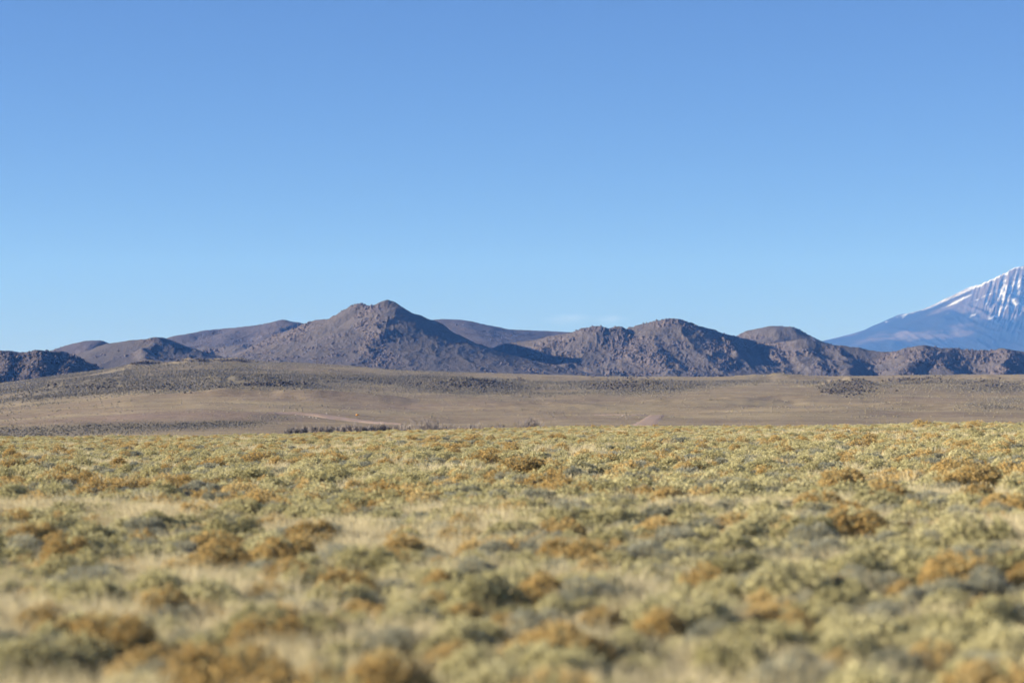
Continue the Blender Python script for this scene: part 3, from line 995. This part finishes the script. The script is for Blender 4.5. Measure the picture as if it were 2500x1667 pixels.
def build_trees():
    rs = np.random.RandomState(17)
    def proto(h, sp, nt, tw, w, bark, twig):
        T, C = bare_tree(rs, h, sp, nt, tw, w)
        return (T.mesh("trunk", bark), C.mesh("crown", twig))
    narrow_d = [proto(7, 0.32, 1, 900, 0.08, M_BARKD, M_TWIGD) for _ in range(3)]
    narrow_g = [proto(7, 0.7, 1, 900, 0.05, M_BARKG, M_TWIGG) for _ in range(3)]
    wide = [proto(8, 3.0, 8, 5200, 0.024, M_BARKG, M_TWIGG) for _ in range(2)]
    low = [proto(4, 1.8, 6, 1500, 0.035, M_BARKG, M_TWIGG) for _ in range(2)]
    # the row of dark narrow trees: (px, top, dark?)
    row = [(703, 1047, 1), (713, 1046, 1), (720, 1044, 1), (726, 1046, 1), (731, 1043, 0), (738, 1045, 0), (746, 1041, 1), (753, 1045, 0), (760, 1040, 0), (768, 1041, 0), (772, 1043, 1),
           (780, 1043, 0), (786, 1042, 1), (793, 1041, 0), (799, 1044, 1), (804, 1043, 1), (811, 1042, 1), (818, 1043, 1), (825, 1043, 0), (833, 1043, 0), (841, 1041, 0), (850, 1038, 0),
           (858, 1037, 0), (866, 1036, 0), (874, 1037, 0), (883, 1040, 0), (890, 1041, 1), (898, 1039, 0), (906, 1042, 1), (915, 1038, 0), (924, 1040, 1), (932, 1035, 0), (940, 1036, 0), (952, 1040, 1), (960, 1042, 0)]
    nth = ("first", "second", "third", "fourth", "fifth", "sixth", "seventh", "eighth", "ninth", "tenth", "eleventh", "twelfth", "thirteenth", "fourteenth", "fifteenth", "sixteenth", "seventeenth", "eighteenth", "nineteenth", "twentieth", "twenty-first", "twenty-second")
    cd = cg = 0
    for i, (px, top, dk) in enumerate(row):
        if dk:
            lab = f"narrow dark bare tree in the hollow, {nth[cd]} dark one from the row's open end"
            cd += 1
        else:
            lab = f"thin pale grey bare tree in the hollow, {nth[cg]} pale one from the row's open end"
            cg += 1
        place_tree((narrow_d if dk else narrow_g)[i % 3], px + rs.randn() * 1.0, top - 13, 520 + rs.rand() * 50, lab, "row of bare trees in the hollow", "bare_tree", 7.6, rs)
    for px, top, lab in ((1040, 1004, "wide leafless grey tree in the hollow below the gap right of the twin peak".replace("right of", "beside")), (1288, 1004, "wide leafless grey tree in the hollow below the faint clouds")):
        place_tree(wide[0 if px < 1200 else 1], px, top, 545, lab, "wide bare trees in the hollow", "bare_tree", 9.0, rs)
    for i, (px, top, lab) in enumerate(((985, 1034, "low grey willow bush between the tree row and the first wide bare tree"), (1008, 1036, "low grey willow bush against the near side of the first wide bare tree"),
                                        (1075, 1030, "low grey willow bush hugging the far side of the first wide bare tree"), (1105, 1036, "low grey willow bush, first one out in the open between the wide bare trees"),
                                        (1140, 1035, "low grey willow bush, second one out in the open between the wide bare trees"), (1180, 1033, "low grey willow bush, third one out in the open between the wide bare trees"),
                                        (1225, 1031, "low grey willow bush, last one before the second wide bare tree"), (1330, 1031, "low grey willow bush just past the second wide bare tree"))):
        place_tree(low[i % 2], px, top, 540 + rs.rand() * 30, lab, "willow bushes in the hollow", "willow_bush", 4.2, rs, "bush")


build_trees()


# ------------------------------------------------------------------ shrubs of the plain
def leaf_mat(name, c0, c1, c2, trans=0.24, patch=0.5):
    """foliage colour varies from plant to plant and within a plant"""
    b = NT(name)
    oi = b.n("ShaderNodeObjectInfo").outputs["Random"]
    f = b.noise(7.0, 3, b.n("ShaderNodeTexCoord").outputs["Object"])
    k = b.math('ADD', b.math('MULTIPLY', oi, 0.65), b.math('MULTIPLY', b.math('SUBTRACT', f, 0.32), 0.9), True)
    c = b.ramp(k, [(0.0, c0), (0.5, c1), (1.0, c2)])
    d = b.n("ShaderNodeBsdfDiffuse", {"Color": c, "Roughness": 0.5}).outputs[0]
    t = b.n("ShaderNodeBsdfTranslucent", {"Color": c}).outputs[0]
    m = b.n("ShaderNodeMixShader", {"Fac": trans})
    b.t.links.new(d, m.inputs[1])
    b.t.links.new(t, m.inputs[2])
    return b.out(m.outputs[0])


M_RBLEAF = leaf_mat("rabbitbrush_leaf", (0.275, 0.263, 0.152), (0.388, 0.362, 0.211), (0.490, 0.452, 0.275))
M_RBBLOOM = leaf_mat("dried_orange_bloom", (0.42, 0.285, 0.11), (0.54, 0.385, 0.155), (0.65, 0.50, 0.24))
M_RBYELLOW = leaf_mat("faded_yellow_bloom", (0.36, 0.325, 0.16), (0.571, 0.525, 0.281), (0.673, 0.619, 0.374))
M_SAGELEAF = leaf_mat("sagebrush_leaf", (0.204, 0.210, 0.164), (0.306, 0.310, 0.240), (0.418, 0.415, 0.328))
M_STEM = leaf_mat("shrub_stem", (0.07, 0.06, 0.05), (0.12, 0.105, 0.085), (0.18, 0.155, 0.125), 0.0)
M_STALK = leaf_mat("seed_stalk", (0.32, 0.28, 0.165), (0.42, 0.37, 0.22), (0.50, 0.44, 0.27))
M_STRAW = leaf_mat("dry_straw", (0.54, 0.47, 0.29), (0.64, 0.565, 0.36), (0.72, 0.64, 0.44), 0.3)


def unit(v):
    return v / (np.linalg.norm(v, axis=-1, keepdims=True) + 1e-9)


def blades(P, D, length, width, rs):
    """thin triangles from P along D"""
    n = len(P)
    s = unit(np.cross(D, rs.randn(n, 3))) * (width if np.ndim(width) == 0 else width[:, None])
    D = unit(D) * (length if np.ndim(length) == 0 else np.asarray(length)[:, None])
    V = np.stack([P - s, P + s, P + D], 1).reshape(-1, 3)
    return V, np.arange(3 * n).reshape(-1, 3)


def ribbons(A, B, w0, w1, rs, sag=0.0):
    """two-segment tapered strips from A to B"""
    n = len(A)
    M = (A + B) / 2 + np.array([0, 0, sag])
    s = unit(np.cross(B - A, rs.randn(n, 3)))
    V = np.stack([A - s * w0, A + s * w0, M - s * (w0 + w1) / 2, M + s * (w0 + w1) / 2, B - s * w1, B + s * w1], 1).reshape(-1, 3)
    f = np.array([(0, 1, 3), (0, 3, 2), (2, 3, 5), (2, 5, 4)])
    return V, (f[None] + (np.arange(n) * 6)[:, None, None]).reshape(-1, 3)


def rabbitbrush(rs, nstem=46, ntip=420, nleaf=1800, perbloom=7, bs=0.033, lw=0.009, h=0.8):
    """1 m wide, h high; (stems, leaves, bloom) as (verts, faces)"""
    lob = [(rs.rand() * 6.28, 0.75 + 0.5 * rs.rand()) for _ in range(4)]

    def dome(th, ph):
        k = 1 + 0.16 * sum(math.cos(1) * np.cos(th - a) * w * 0.4 for a, w in lob) + 0.10 * np.cos(3 * th + lob[0][0]) + 0.08 * np.cos(5 * th + lob[1][0] * 2)
        rr = 0.5 * np.sin(ph) ** 0.85 * k
        zz = h * (0.28 + 0.72 * np.cos(ph) ** 0.8) * (0.88 + 0.12 * np.cos(2 * th + lob[2][0]))
        return np.stack([np.cos(th) * rr, np.sin(th) * rr, zz], -1)
    th = rs.rand(nstem) * 6.28
    ph = np.arccos(1 - rs.rand(nstem) * 0.93)
    top = dome(th, ph) * 0.8
    basep = np.stack([np.cos(th) * 0.06, np.sin(th) * 0.06, np.zeros(nstem)], -1)
    S = ribbons(basep, top, 0.007, 0.004, rs, 0.03)
    tt = rs.rand(ntip) * 6.28
    tp = np.arccos(1 - rs.rand(ntip) * 0.96)
    tip = dome(tt, tp) * (0.9 + 0.14 * rs.rand(ntip))[:, None]
    # each tip grows from the nearest stem top
    d = np.linalg.norm(tip[:, None] - top[None], axis=-1)
    st = top[d.argmin(1)]
    sb = basep[d.argmin(1)]
    S2 = ribbons(st * 0.75 + sb * 0.25, tip, 0.004, 0.0025, rs)
    S = (np.concatenate([S[0], S2[0]]), np.concatenate([S[1], S2[1] + len(S[0])]))
    i = rs.randint(0, ntip, nleaf)
    k = 0.15 + 0.8 * rs.rand(nleaf)
    lp = st[i] * (1 - k)[:, None] + tip[i] * k[:, None] + rs.randn(nleaf, 3) * 0.018
    lowp = rs.rand(nleaf) < 0.07
    lp[lowp] = lp[lowp] * (0.45 + 0.4 * rs.rand(lowp.sum()))[:, None]
    ld = unit(tip[i] - st[i]) + 0.6 * rs.randn(nleaf, 3) + [0, 0, 0.5]
    L = blades(lp, ld, 0.05 + 0.06 * rs.rand(nleaf), lw, rs)
    nb = ntip * perbloom
    j = np.repeat(np.arange(ntip), perbloom)
    bp = tip[j] + rs.randn(nb, 3) * bs * 0.75
    B = blades(bp, unit(tip[j]) + 0.9 * rs.randn(nb, 3), bs * (0.9 + 0.6 * rs.rand(nb)), bs * 0.55, rs)
    return S, L, B


def sagebrush(rs, nclump=16, per=210, size=0.040, h=0.85, nstalk=110):
    c = []
    for i in range(nclump):
        a = rs.rand() * 6.28
        r = 0.36 * math.sqrt(rs.rand())
        c.append((math.cos(a) * r, math.sin(a) * r, h * (0.34 + 0.36 * rs.rand() * (1 - r))))
    c = np.array(c)
    rad = 0.12 + 0.11 * rs.rand(nclump)
    basep = np.stack([rs.randn(nclump) * 0.03, rs.randn(nclump) * 0.03, np.zeros(nclump)], -1)
    S = ribbons(basep, c, 0.017, 0.008, rs, -0.03)
    k = rs.randint(0, nclump, nclump * 5)
    S2 = ribbons(c[k] * 0.7, c[k] + unit(rs.randn(len(k), 3) + [0, 0, 0.4]) * rad[k][:, None], 0.006, 0.003, rs)
    S = (np.concatenate([S[0], S2[0]]), np.concatenate([S[1], S2[1] + len(S[0])]))
    n = nclump * per
    k = rs.randint(0, nclump, n)
    d = unit(rs.randn(n, 3) + [0, 0, 0.35])
    p = c[k] + d * (rad[k] * (0.55 + 0.5 * rs.rand(n) ** 0.5))[:, None]
    p[:, 2] = np.maximum(p[:, 2], 0.06)
    L = blades(p, d + 0.5 * rs.randn(n, 3) + [0, 0, 0.6], size * (0.8 + 0.9 * rs.rand(n)), size * 0.30, rs)
    k = np.arange(nstalk) % nclump
    q = c[k] + rs.randn(nstalk, 3) * 0.06
    K = blades(q, np.tile([0, 0, 1.0], (nstalk, 1)) + 0.22 * rs.randn(nstalk, 3), 0.20 + 0.16 * rs.rand(nstalk), 0.008, rs)
    return S, L, K


def tussock(rs, n=70, w=0.006, h=0.5, spread=0.5):
    a = rs.rand(n) * 6.28
    r = 0.13 * np.sqrt(rs.rand(n))
    A = np.stack([np.cos(a) * r, np.sin(a) * r, np.zeros(n)], -1)
    hh = h * (0.55 + 0.5 * rs.rand(n))
    ln = spread * rs.rand(n) ** 1.2 * 0.6
    b = a + rs.randn(n) * 0.7
    B = A + np.stack([np.cos(b) * ln, np.sin(b) * ln, hh], -1)
    return ribbons(A, B, w, w * 0.25, rs, 0.05)


# where things grow -------------------------------------------------
def edge_r(x, y):
    u = np.clip(1250 + FPX * x / np.maximum(y, 1e-3), -900, 3400)
    return sinterp(EDGE_D, u, 80)


def flat_r(px, py):
    """distance ahead at which the plain is seen at photo pixel (px, py)"""
    t = np.geomspace(6, 300, 500)
    x = (px - 1250) / FPX * t
    _, p = pix(x, t, ground_z(x, t))
    p = np.minimum.accumulate(p)
    return float(np.interp(-py, -p, t))


def patch_open(x, y):
    """1 where pale grass lies open between the shrubs"""
    return 0.5 * fbm(N4, x / 6.0, y / 10.0, 3) + 0.62 * fbm(N2, x / 1.9, y / 2.8, 2)


# shrubs one can pick out in the photo: (px, py of the foot, width px, kind o/y/s)
KNOWN = [(1325, 1505, 150, 'o'), (1120, 1350, 112, 'o'), (1452, 1448, 110, 'o'), (1155, 1392, 90, 'o'), (1370, 1332, 100, 'o'), (1925, 1345, 95, 'o'), (2078, 1335, 160, 'o'), (2055, 1215, 105, 'o'),
         (1536, 1172, 72, 'o'), (1510, 1192, 66, 'o'), (170, 1408, 120, 'o'), (325, 1418, 85, 'o'), (530, 1372, 140, 'o'), (640, 1412, 115, 'o'), (300, 1452, 60, 'o'), (650, 1500, 85, 'o'), (700, 1560, 90, 'o'), (115, 1570, 150, 'o'),
         (8, 1535, 60, 'o'), (1860, 1520, 90, 'o'), (1910, 1545, 110, 'o'), (2330, 1180, 120, 'o'), (2390, 1205, 110, 'o'), (2150, 1222, 70, 'o'), (1275, 1165, 110, 'o'), (1340, 1160, 60, 'o'), (2250, 1048, 60, 'o'), (2385, 1047, 60, 'o'),
         (25, 1125, 40, 'o'), (640, 1135, 70, 'o'), (940, 1150, 50, 'o'), (1175, 1150, 80, 'o'), (2480, 1190, 90, 'o'), (1420, 1230, 60, 'o'), (2440, 1130, 60, 'o'), (2110, 1100, 60, 'o'),
         (220, 1358, 130, 'y'), (405, 1465, 130, 'y'), (330, 1545, 115, 'y'), (600, 1470, 110, 'y'), (130, 1690, 270, 'y'), (885, 1460, 95, 'y'), (985, 1455, 95, 'y'), (1130, 1500, 125, 'y'), (1480, 1362, 105, 'y'), (1690, 1425, 120, 'y'),
         (1760, 1500, 130, 'y'), (1240, 1415, 100, 'y'), (1350, 1545, 110, 'y'), (1780, 1690, 170, 'y'), (1190, 1620, 125, 'y'), (550, 1690, 150, 'y'), (470, 1640, 110, 'y'), (1560, 1690, 150, 'y'), (2240, 1600, 150, 'y'), (2380, 1390, 110, 'y'),
         (960, 1270, 90, 'y'), (270, 1060, 50, 'y'), (600, 1190, 80, 'y'), (1650, 1490, 110, 'y'), (2000, 1620, 130, 'y'), (950, 1690, 130, 'y'),
         (955, 1640, 185, 's'), (1420, 1660, 105, 's'), (760, 1490, 95, 's'), (900, 1515, 115, 's'), (420, 1565, 130, 's'), (375, 1440, 65, 's'), (1165, 1455, 125, 's'), (1425, 1292, 85, 's'), (1990, 1420, 105, 's'), (1940, 1470, 70, 's'),
         (1600, 1470, 80, 's'), (1610, 1210, 45, 's'), (866, 1222, 58, 's'), (1371, 1128, 42, 's'), (575, 1300, 60, 's'), (65, 1250, 60, 's'), (1658, 1092, 60, 's'), (2415, 1490, 150, 's'), (2225, 1065, 34, 's'), (1060, 1600, 90, 's'), (1500, 1560, 95, 's'),
         (1880, 1455, 80, 's'), (2320, 1500, 110, 's'), (120, 1150, 45, 's'), (2300, 1260, 70, 's'), (700, 1350, 90, 's'), (1760, 1120, 50, 's'), (820, 1400, 110, 's'), (2180, 1440, 110, 's')]


def known_spots():
    out = []
    for px, py, w, kind in KNOWN:
        d = flat_r(px, py)
        d = min(d, float(edge_r((px - 1250) / FPX * d, d)))
        out.append(((px - 1250) / FPX * d, d, min(w / FPX * d * 0.98, 1.3), kind))
    return out


KNOWN_AT = known_spots()


def in_front(x, y, k):
    """True for spots that would hide the foot of a picked-out shrub from the near side"""
    m = np.zeros(x.shape, bool)
    for kx, ky, kw, _ in KNOWN_AT:
        m |= (np.abs(x - kx * y / ky) < 0.5 * kw) & (y < ky) & (y > ky - k * kw)
    return m


def plan_shrubs():
    rs = np.random.RandomState(41)
    out = []                                     # x, y, width, kind
    cell = {}

    def ok(x, y, w, k=0.80):
        cx, cy_ = int(x // 1.5), int(y // 1.5)
        for i in (-1, 0, 1):
            for j in (-1, 0, 1):
                for (a, b, c) in cell.get((cx + i, cy_ + j), ()):
                    if (a - x) ** 2 + (b - y) ** 2 < (k * 0.5 * (c + w)) ** 2:
                        return False
        return True

    def put(x, y, w, kind):
        cell.setdefault((int(x // 1.5), int(y // 1.5)), []).append((x, y, w))
        out.append((x, y, w, kind))
    for q_ in KNOWN_AT:
        put(*q_)
    n = 85000
    r = np.sqrt(8.5 ** 2 + rs.rand(n) * (296.0 ** 2 - 8.5 ** 2))
    # denser trials near the camera, where gaps show
    r = np.concatenate([np.sqrt(8.5 ** 2 + rs.rand(24000) * (60.0 ** 2 - 8.5 ** 2)), r])
    n = len(r)
    th = (rs.rand(n) * 2 - 1) * np.arctan(math.tan(R(12.8)) + 8.0 / r)
    x, y = np.sin(th) * r, np.cos(th) * r
    op = patch_open(x, y)
    er = edge_r(x, y)
    no = fbm(N5, x / 11.0 + 40, y / 17.0, 3)
    ns = fbm(N6, x / 8.0, y / 12.0 + 9, 3)
    blocked = in_front(x, y, 2.6)
    w = 0.32 + 0.50 * rs.rand(n) ** 2.0
    q = rs.rand(n)
    for i in range(n):
        if blocked[i] or r[i] > er[i] + 16 or op[i] > 0.08 + 0.30 * q[i]:
            continue
        a = 0.40 * no[i] + 0.45 * rs.randn()
        b = 0.45 * ns[i] + 0.45 * rs.randn()
        kind = 's' if b > 0.30 else ('o' if a > 0.36 else 'y')
        ww = w[i] * (0.9 if kind == 's' else 1.0) * (1 - 0.15 * min(max((r[i] - 60) / 110, 0), 1))
        if ok(x[i], y[i], ww):
            put(x[i], y[i], ww, kind)
    return out


SHRUBS = plan_shrubs()

PEAKS = [(-9e9, "dark craggy hill"), (200, "small far hill"), (330, "shadowed dome hill"), (520, "long smooth ridge"), (720, "twin peak's long shoulder"), (860, "twin peak's lower summit"),
         (925, "twin peak's top summit"), (1020, "twin peak's falling flank"), (1180, "gap beside the twin peak"), (1330, "faint clouds"), (1500, "broad mountain's top"), (1700, "broad mountain's blue hollow"),
         (1840, "flat-topped knob"), (1980, "low saddle"), (2130, "foot of the snowy mountain"), (2320, "snowy summit"), (2500, "range beyond the frame")]
BANDS = [(0, "in the frontmost strip"), (17, "in the very blurred strip"), (22, "in the blurred strip"), (29, "in the softly blurred strip"), (36, "in the half-sharp strip"), (50, "midway across the plain"), (80, "on the outer plain"), (130, "near the plain's far rim")]
NTH = ("first", "second", "third", "fourth", "fifth", "sixth", "seventh", "eighth", "ninth", "tenth", "eleventh", "twelfth", "thirteenth", "fourteenth", "fifteenth", "sixteenth", "seventeenth", "eighteenth", "nineteenth", "twentieth")
LOOK = {'o': "orange-brown rabbitbrush", 'y': "yellow-green rabbitbrush", 's': "grey-green sagebrush"}


def build_shrubs():
    rs = np.random.RandomState(77)

    def protos(fn, names, mats, n):
        res = []
        for _ in range(n):
            parts = fn()
            res.append([(nm, mesh_from(nm, p[0], p[1], m)) for nm, p, m in zip(names, parts, mats)])
        return res
    PR = {'o': protos(lambda: rabbitbrush(rs), ("branchwork", "foliage", "bloom"), (M_STEM, M_RBLEAF, M_RBBLOOM), 4),
          'y': protos(lambda: rabbitbrush(rs, h=0.74, perbloom=5), ("branchwork", "foliage", "bloom"), (M_STEM, M_RBLEAF, M_RBYELLOW), 4),
          's': protos(lambda: sagebrush(rs), ("branchwork", "foliage", "seed_plume"), (M_STEM, M_SAGELEAF, M_STALK), 4)}
    S = []
    for (x, y, w, k) in SHRUBS:
        z = float(ground_z(x, y))
        px, py = pix(x, y, z)
        S.append(dict(x=x, y=y, z=z, w=w, k=k, px=px, d=math.hypot(x, y), vis=(-60 < px < 2560 and py - 0.75 * w / y * FPX < 1667), size=w / y))
    fam = lambda s: 's' if s['k'] == 's' else 'r'
    chosen = []
    rest = []
    for f in ('r', 's'):
        c = sorted([s for s in S if fam(s) == f], key=lambda s: -s['size'] * (1 if s['vis'] else 0))
        chosen += c[:300]
        rest += c[300:]
    # labels
    cells = {}
    for s in chosen:
        pk = [p for p in PEAKS if p[0] <= s['px']][-1][1]
        bd = [b for b in BANDS if b[0] <= s['d']][-1][1]
        cells.setdefault((s['k'], pk, bd), []).append(s)
    for (k, pk, bd), v in cells.items():
        v.sort(key=lambda s: s['d'])
        for i, s in enumerate(v):
            base = f"{LOOK[k]} {bd} below the {pk}"
            s['label'] = base if len(v) == 1 else f"{LOOK[k]}, {NTH[min(i, 19)]} back {bd} below the {pk}"
    for s in chosen:
        nm = "sagebrush_shrub" if s['k'] == 's' else "rabbitbrush_shrub"
        root = link(nm, None, None, (s['x'], s['y'], s['z'] - 0.02), label=s['label'], category="sagebrush" if s['k'] == 's' else "rabbitbrush",
                    group={'o': "orange rabbitbrush on the plain", 'y': "yellow-green rabbitbrush on the plain", 's': "sagebrush on the plain"}[s['k']])
        root.rotation_euler = (0, 0, rs.rand() * 6.28)
        hs = 0.76 * s['w'] ** 0.6 * (0.85 + 0.35 * rs.rand())
        root.scale = (s['w'] * 1.08, s['w'] * (0.9 + 0.2 * rs.rand()) * 1.08, hs)
        for pn, me in PR[s['k']][rs.randint(4)]:
            link(pn, me, root)
    return rest


REST = build_shrubs()


# the other shrubs and the grass: instanced from each object's own mesh --------
def instancer_tree(name, nproto):
    ng = bpy.data.node_groups.new(name, 'GeometryNodeTree')
    ng.interface.new_socket("Geometry", in_out='INPUT', socket_type='NodeSocketGeometry')
    ng.interface.new_socket("Geometry", in_out='OUTPUT', socket_type='NodeSocketGeometry')
    N, Lk = ng.nodes, ng.links
    gi, go = N.new("NodeGroupInput"), N.new("NodeGroupOutput")

    def attr(nm, dt):
        a = N.new("GeometryNodeInputNamedAttribute")
        a.data_type = dt
        a.inputs["Name"].default_value = nm
        return a.outputs["Attribute"]

    def sel(k):
        c = N.new("FunctionNodeCompare")
        c.data_type = 'INT'
        c.operation = 'EQUAL'
        Lk.new(attr("proto", 'INT'), c.inputs[2])
        c.inputs[3].default_value = k
        s = N.new("GeometryNodeSeparateGeometry")
        s.domain = 'POINT'
        Lk.new(gi.outputs[0], s.inputs[0])
        Lk.new(c.outputs[0], s.inputs[1])
        return s.outputs[0]
    pts = sel(-1)
    join = N.new("GeometryNodeJoinGeometry")
    for k in reversed(range(nproto)):          # the join lists its last link first
        g = N.new("GeometryNodeGeometryToInstance")
        Lk.new(sel(k), g.inputs[0])
        Lk.new(g.outputs[0], join.inputs[0])
    iop = N.new("GeometryNodeInstanceOnPoints")
    Lk.new(pts, iop.inputs["Points"])
    Lk.new(join.outputs[0], iop.inputs["Instance"])
    iop.inputs["Pick Instance"].default_value = True
    Lk.new(attr("pick", 'INT'), iop.inputs["Instance Index"])
    rot = N.new("FunctionNodeEulerToRotation")
    Lk.new(attr("turn", 'FLOAT_VECTOR'), rot.inputs[0])
    Lk.new(rot.outputs[0], iop.inputs["Rotation"])
    Lk.new(attr("size", 'FLOAT_VECTOR'), iop.inputs["Scale"])
    Lk.new(iop.outputs[0], go.inputs[0])
    return ng


def instanced(name, protos, P, pick, turn, size, label):
    """protos: list of [(verts, faces, material)], P: points; all in one mesh that instances its own plants"""
    V, F, MI, PA = [P], [], [], [np.full(len(P), -1)]
    mats = []
    n = len(P)
    for k, parts in enumerate(protos):
        for v, f, m in parts:
            if m not in mats:
                mats.append(m)
            V.append(v)
            F.append(f + n)
            MI.append(np.full(len(f), mats.index(m)))
            PA.append(np.full(len(v), k))
            n += len(v)
    me = mesh_from(name, np.concatenate(V), np.concatenate(F), None, False, None, mats, np.concatenate(MI))
    nv, npnt = n, len(P)
    a = me.attributes.new("proto", 'INT', 'POINT')
    a.data.foreach_set("value", np.concatenate(PA).astype(np.int32))
    full = np.zeros(nv, np.int32)
    full[:npnt] = pick
    a = me.attributes.new("pick", 'INT', 'POINT')
    a.data.foreach_set("value", full)
    for nm, arr in (("turn", turn), ("size", size)):
        full = np.zeros((nv, 3), np.float32)
        full[:npnt] = arr
        a = me.attributes.new(nm, 'FLOAT_VECTOR', 'POINT')
        a.data.foreach_set("vector", full.ravel())
    o = link(name, me, kind="stuff", label=label)
    md = o.modifiers.new("plants", 'NODES')
    md.node_group = instancer_tree(name + "_plants", len(protos))
    return o


def build_rest():
    rs = np.random.RandomState(91)

    def pack(parts, mats):
        return [(p[0], p[1], m) for p, m in zip(parts, mats)]
    far_o = [pack(rabbitbrush(rs, 24, 170, 420, 5, 0.048, 0.014), (M_STEM, M_RBLEAF, M_RBBLOOM)) for _ in range(5)]
    far_y = [pack(rabbitbrush(rs, 24, 170, 460, 5, 0.048, 0.014, 0.74), (M_STEM, M_RBLEAF, M_RBYELLOW)) for _ in range(5)]
    far_s = [pack(sagebrush(rs, 13, 75, 0.062, 0.8, 30), (M_STEM, M_SAGELEAF, M_STALK)) for _ in range(5)]
    for nm, kinds, prot, lab in (("rabbitbrush_shrubbery", "oy", far_o + far_y, "smaller rabbitbrush thickly covering the rest of the plain"), ("sagebrush_shrubbery", "s", far_s, "smaller grey sagebrush scattered through the rest of the plain")):
        L = [s for s in REST if s['k'] in kinds]
        P = np.array([(s['x'], s['y'], s['z'] - 0.02) for s in L])
        n = len(P)
        w = np.array([s['w'] for s in L]) * 1.08
        pick = rs.randint(0, 5, n) + np.array([5 if s['k'] == 'y' else 0 for s in L])
        turn = np.stack([rs.randn(n) * 0.06, rs.randn(n) * 0.06, rs.rand(n) * 6.28], -1)
        size = np.stack([w * (0.9 + 0.25 * rs.rand(n)), w * (0.9 + 0.25 * rs.rand(n)), 0.76 * w ** 0.6 * (0.8 + 0.4 * rs.rand(n))], -1)
        instanced(nm, prot, P, pick, turn, size, lab)
    # grass
    near = [[(*tussock(rs, 80, 0.0045, 0.46), M_STRAW)] for _ in range(4)]
    far = [[(*tussock(rs, 34, 0.011, 0.46), M_STRAW)] for _ in range(4)]
    n1, n2 = 24000, 64000
    r = np.concatenate([np.sqrt(8.0 ** 2 + rs.rand(n1) * (48.0 ** 2 - 64)), np.sqrt(48.0 ** 2 + rs.rand(n2) * (280.0 ** 2 - 48.0 ** 2))])
    th = (rs.rand(n1 + n2) * 2 - 1) * np.arctan(math.tan(R(12.8)) + 8.0 / r)
    x, y = np.sin(th) * r, np.cos(th) * r
    op = patch_open(x, y)
    keep = ~in_front(x, y, 2.2) & (r < edge_r(x, y) + 3) & (rs.rand(n1 + n2) < np.clip(0.6 + 1.6 * op, 0.25, 1.0))
    x, y, r, op = x[keep], y[keep], r[keep], op[keep]
    n = len(x)
    P = np.stack([x, y, ground_z(x, y) - 0.02], -1)
    pick = rs.randint(0, 4, n) + np.where(r > 48, 4, 0)
    turn = np.stack([rs.randn(n) * 0.1, rs.randn(n) * 0.1, rs.rand(n) * 6.28], -1)
    s = 0.40 + 0.34 * rs.rand(n) + 0.26 * np.clip(op * 2, 0, 1)
    size = np.stack([s * 1.25, s * 1.25, s * (0.8 + 0.4 * rs.rand(n))], -1)
    instanced("dry_grass", near + far, P, pick, turn, size, "pale dry bunchgrass between the shrubs of the plain")


build_rest()


# ------------------------------------------------------------------ haze
def build_haze():
    b = NT("desert_air")
    v = b.n("ShaderNodeVolumePrincipled", {"Color": (0.11, 0.33, 1.0, 1), "Absorption Color": (1, 1, 1, 1), "Density": 3.9e-5, "Anisotropy": 0.0})
    o = b.n("ShaderNodeOutputMaterial")
    b.t.links.new(v.outputs[0], o.inputs["Volume"])
    x, y0, y1, z0, z1 = 23000.0, -22000.0, 23000.0, -17.0, 1400.0
    V = [(-x, y0, z0), (x, y0, z0), (x, y1, z0), (-x, y1, z0), (-x, y0, z1), (x, y0, z1), (x, y1, z1), (-x, y1, z1)]
    F = [(0, 3, 2, 1), (4, 5, 6, 7), (0, 1, 5, 4), (1, 2, 6, 5), (2, 3, 7, 6), (3, 0, 4, 7)]
    link("haze", mesh_from("haze", V, F, b.m), kind="stuff", label="thin blue desert air between the plain and mountains")


build_haze()


# ------------------------------------------------------------------ two faint wisps of cloud, far beyond the hazy air
def build_clouds():
    b = NT("thin_cloud")
    p = b.n("ShaderNodeTexCoord").outputs["Object"]
    r = b.n("ShaderNodeVectorMath", {0: p}, operation='LENGTH').outputs["Value"]
    n = b.noise(1.6, 4, p, 0.6)
    d = b.math('SUBTRACT', b.math('ADD', b.math('SUBTRACT', 1.0, r), b.math('MULTIPLY', b.math('SUBTRACT', n, 0.5), 1.5)), 0.15, True)
    v = b.n("ShaderNodeVolumePrincipled", {"Color": (1, 1, 1, 1), "Density": b.math('MULTIPLY', d, 3.6e-4), "Anisotropy": 0.0})
    o = b.n("ShaderNodeOutputMaterial")
    b.t.links.new(v.outputs[0], o.inputs["Volume"])
    vv, f = ico()
    me = mesh_from("cloud", vv * 1.25, f, b.m)
    for px, py, sx, sz, lab in ((1388, 778, 420, 105, "faint white cloud wisp over the gap beside the twin peak"), (1490, 780, 260, 90, "faint white cloud wisp just above the broad mountain's first crags")):
        q = at(px, py, 30000.0)
        o = link("cloud", me, None, tuple(q), kind="stuff", label=lab)
        o.scale = (sx, 300, sz)


build_clouds()
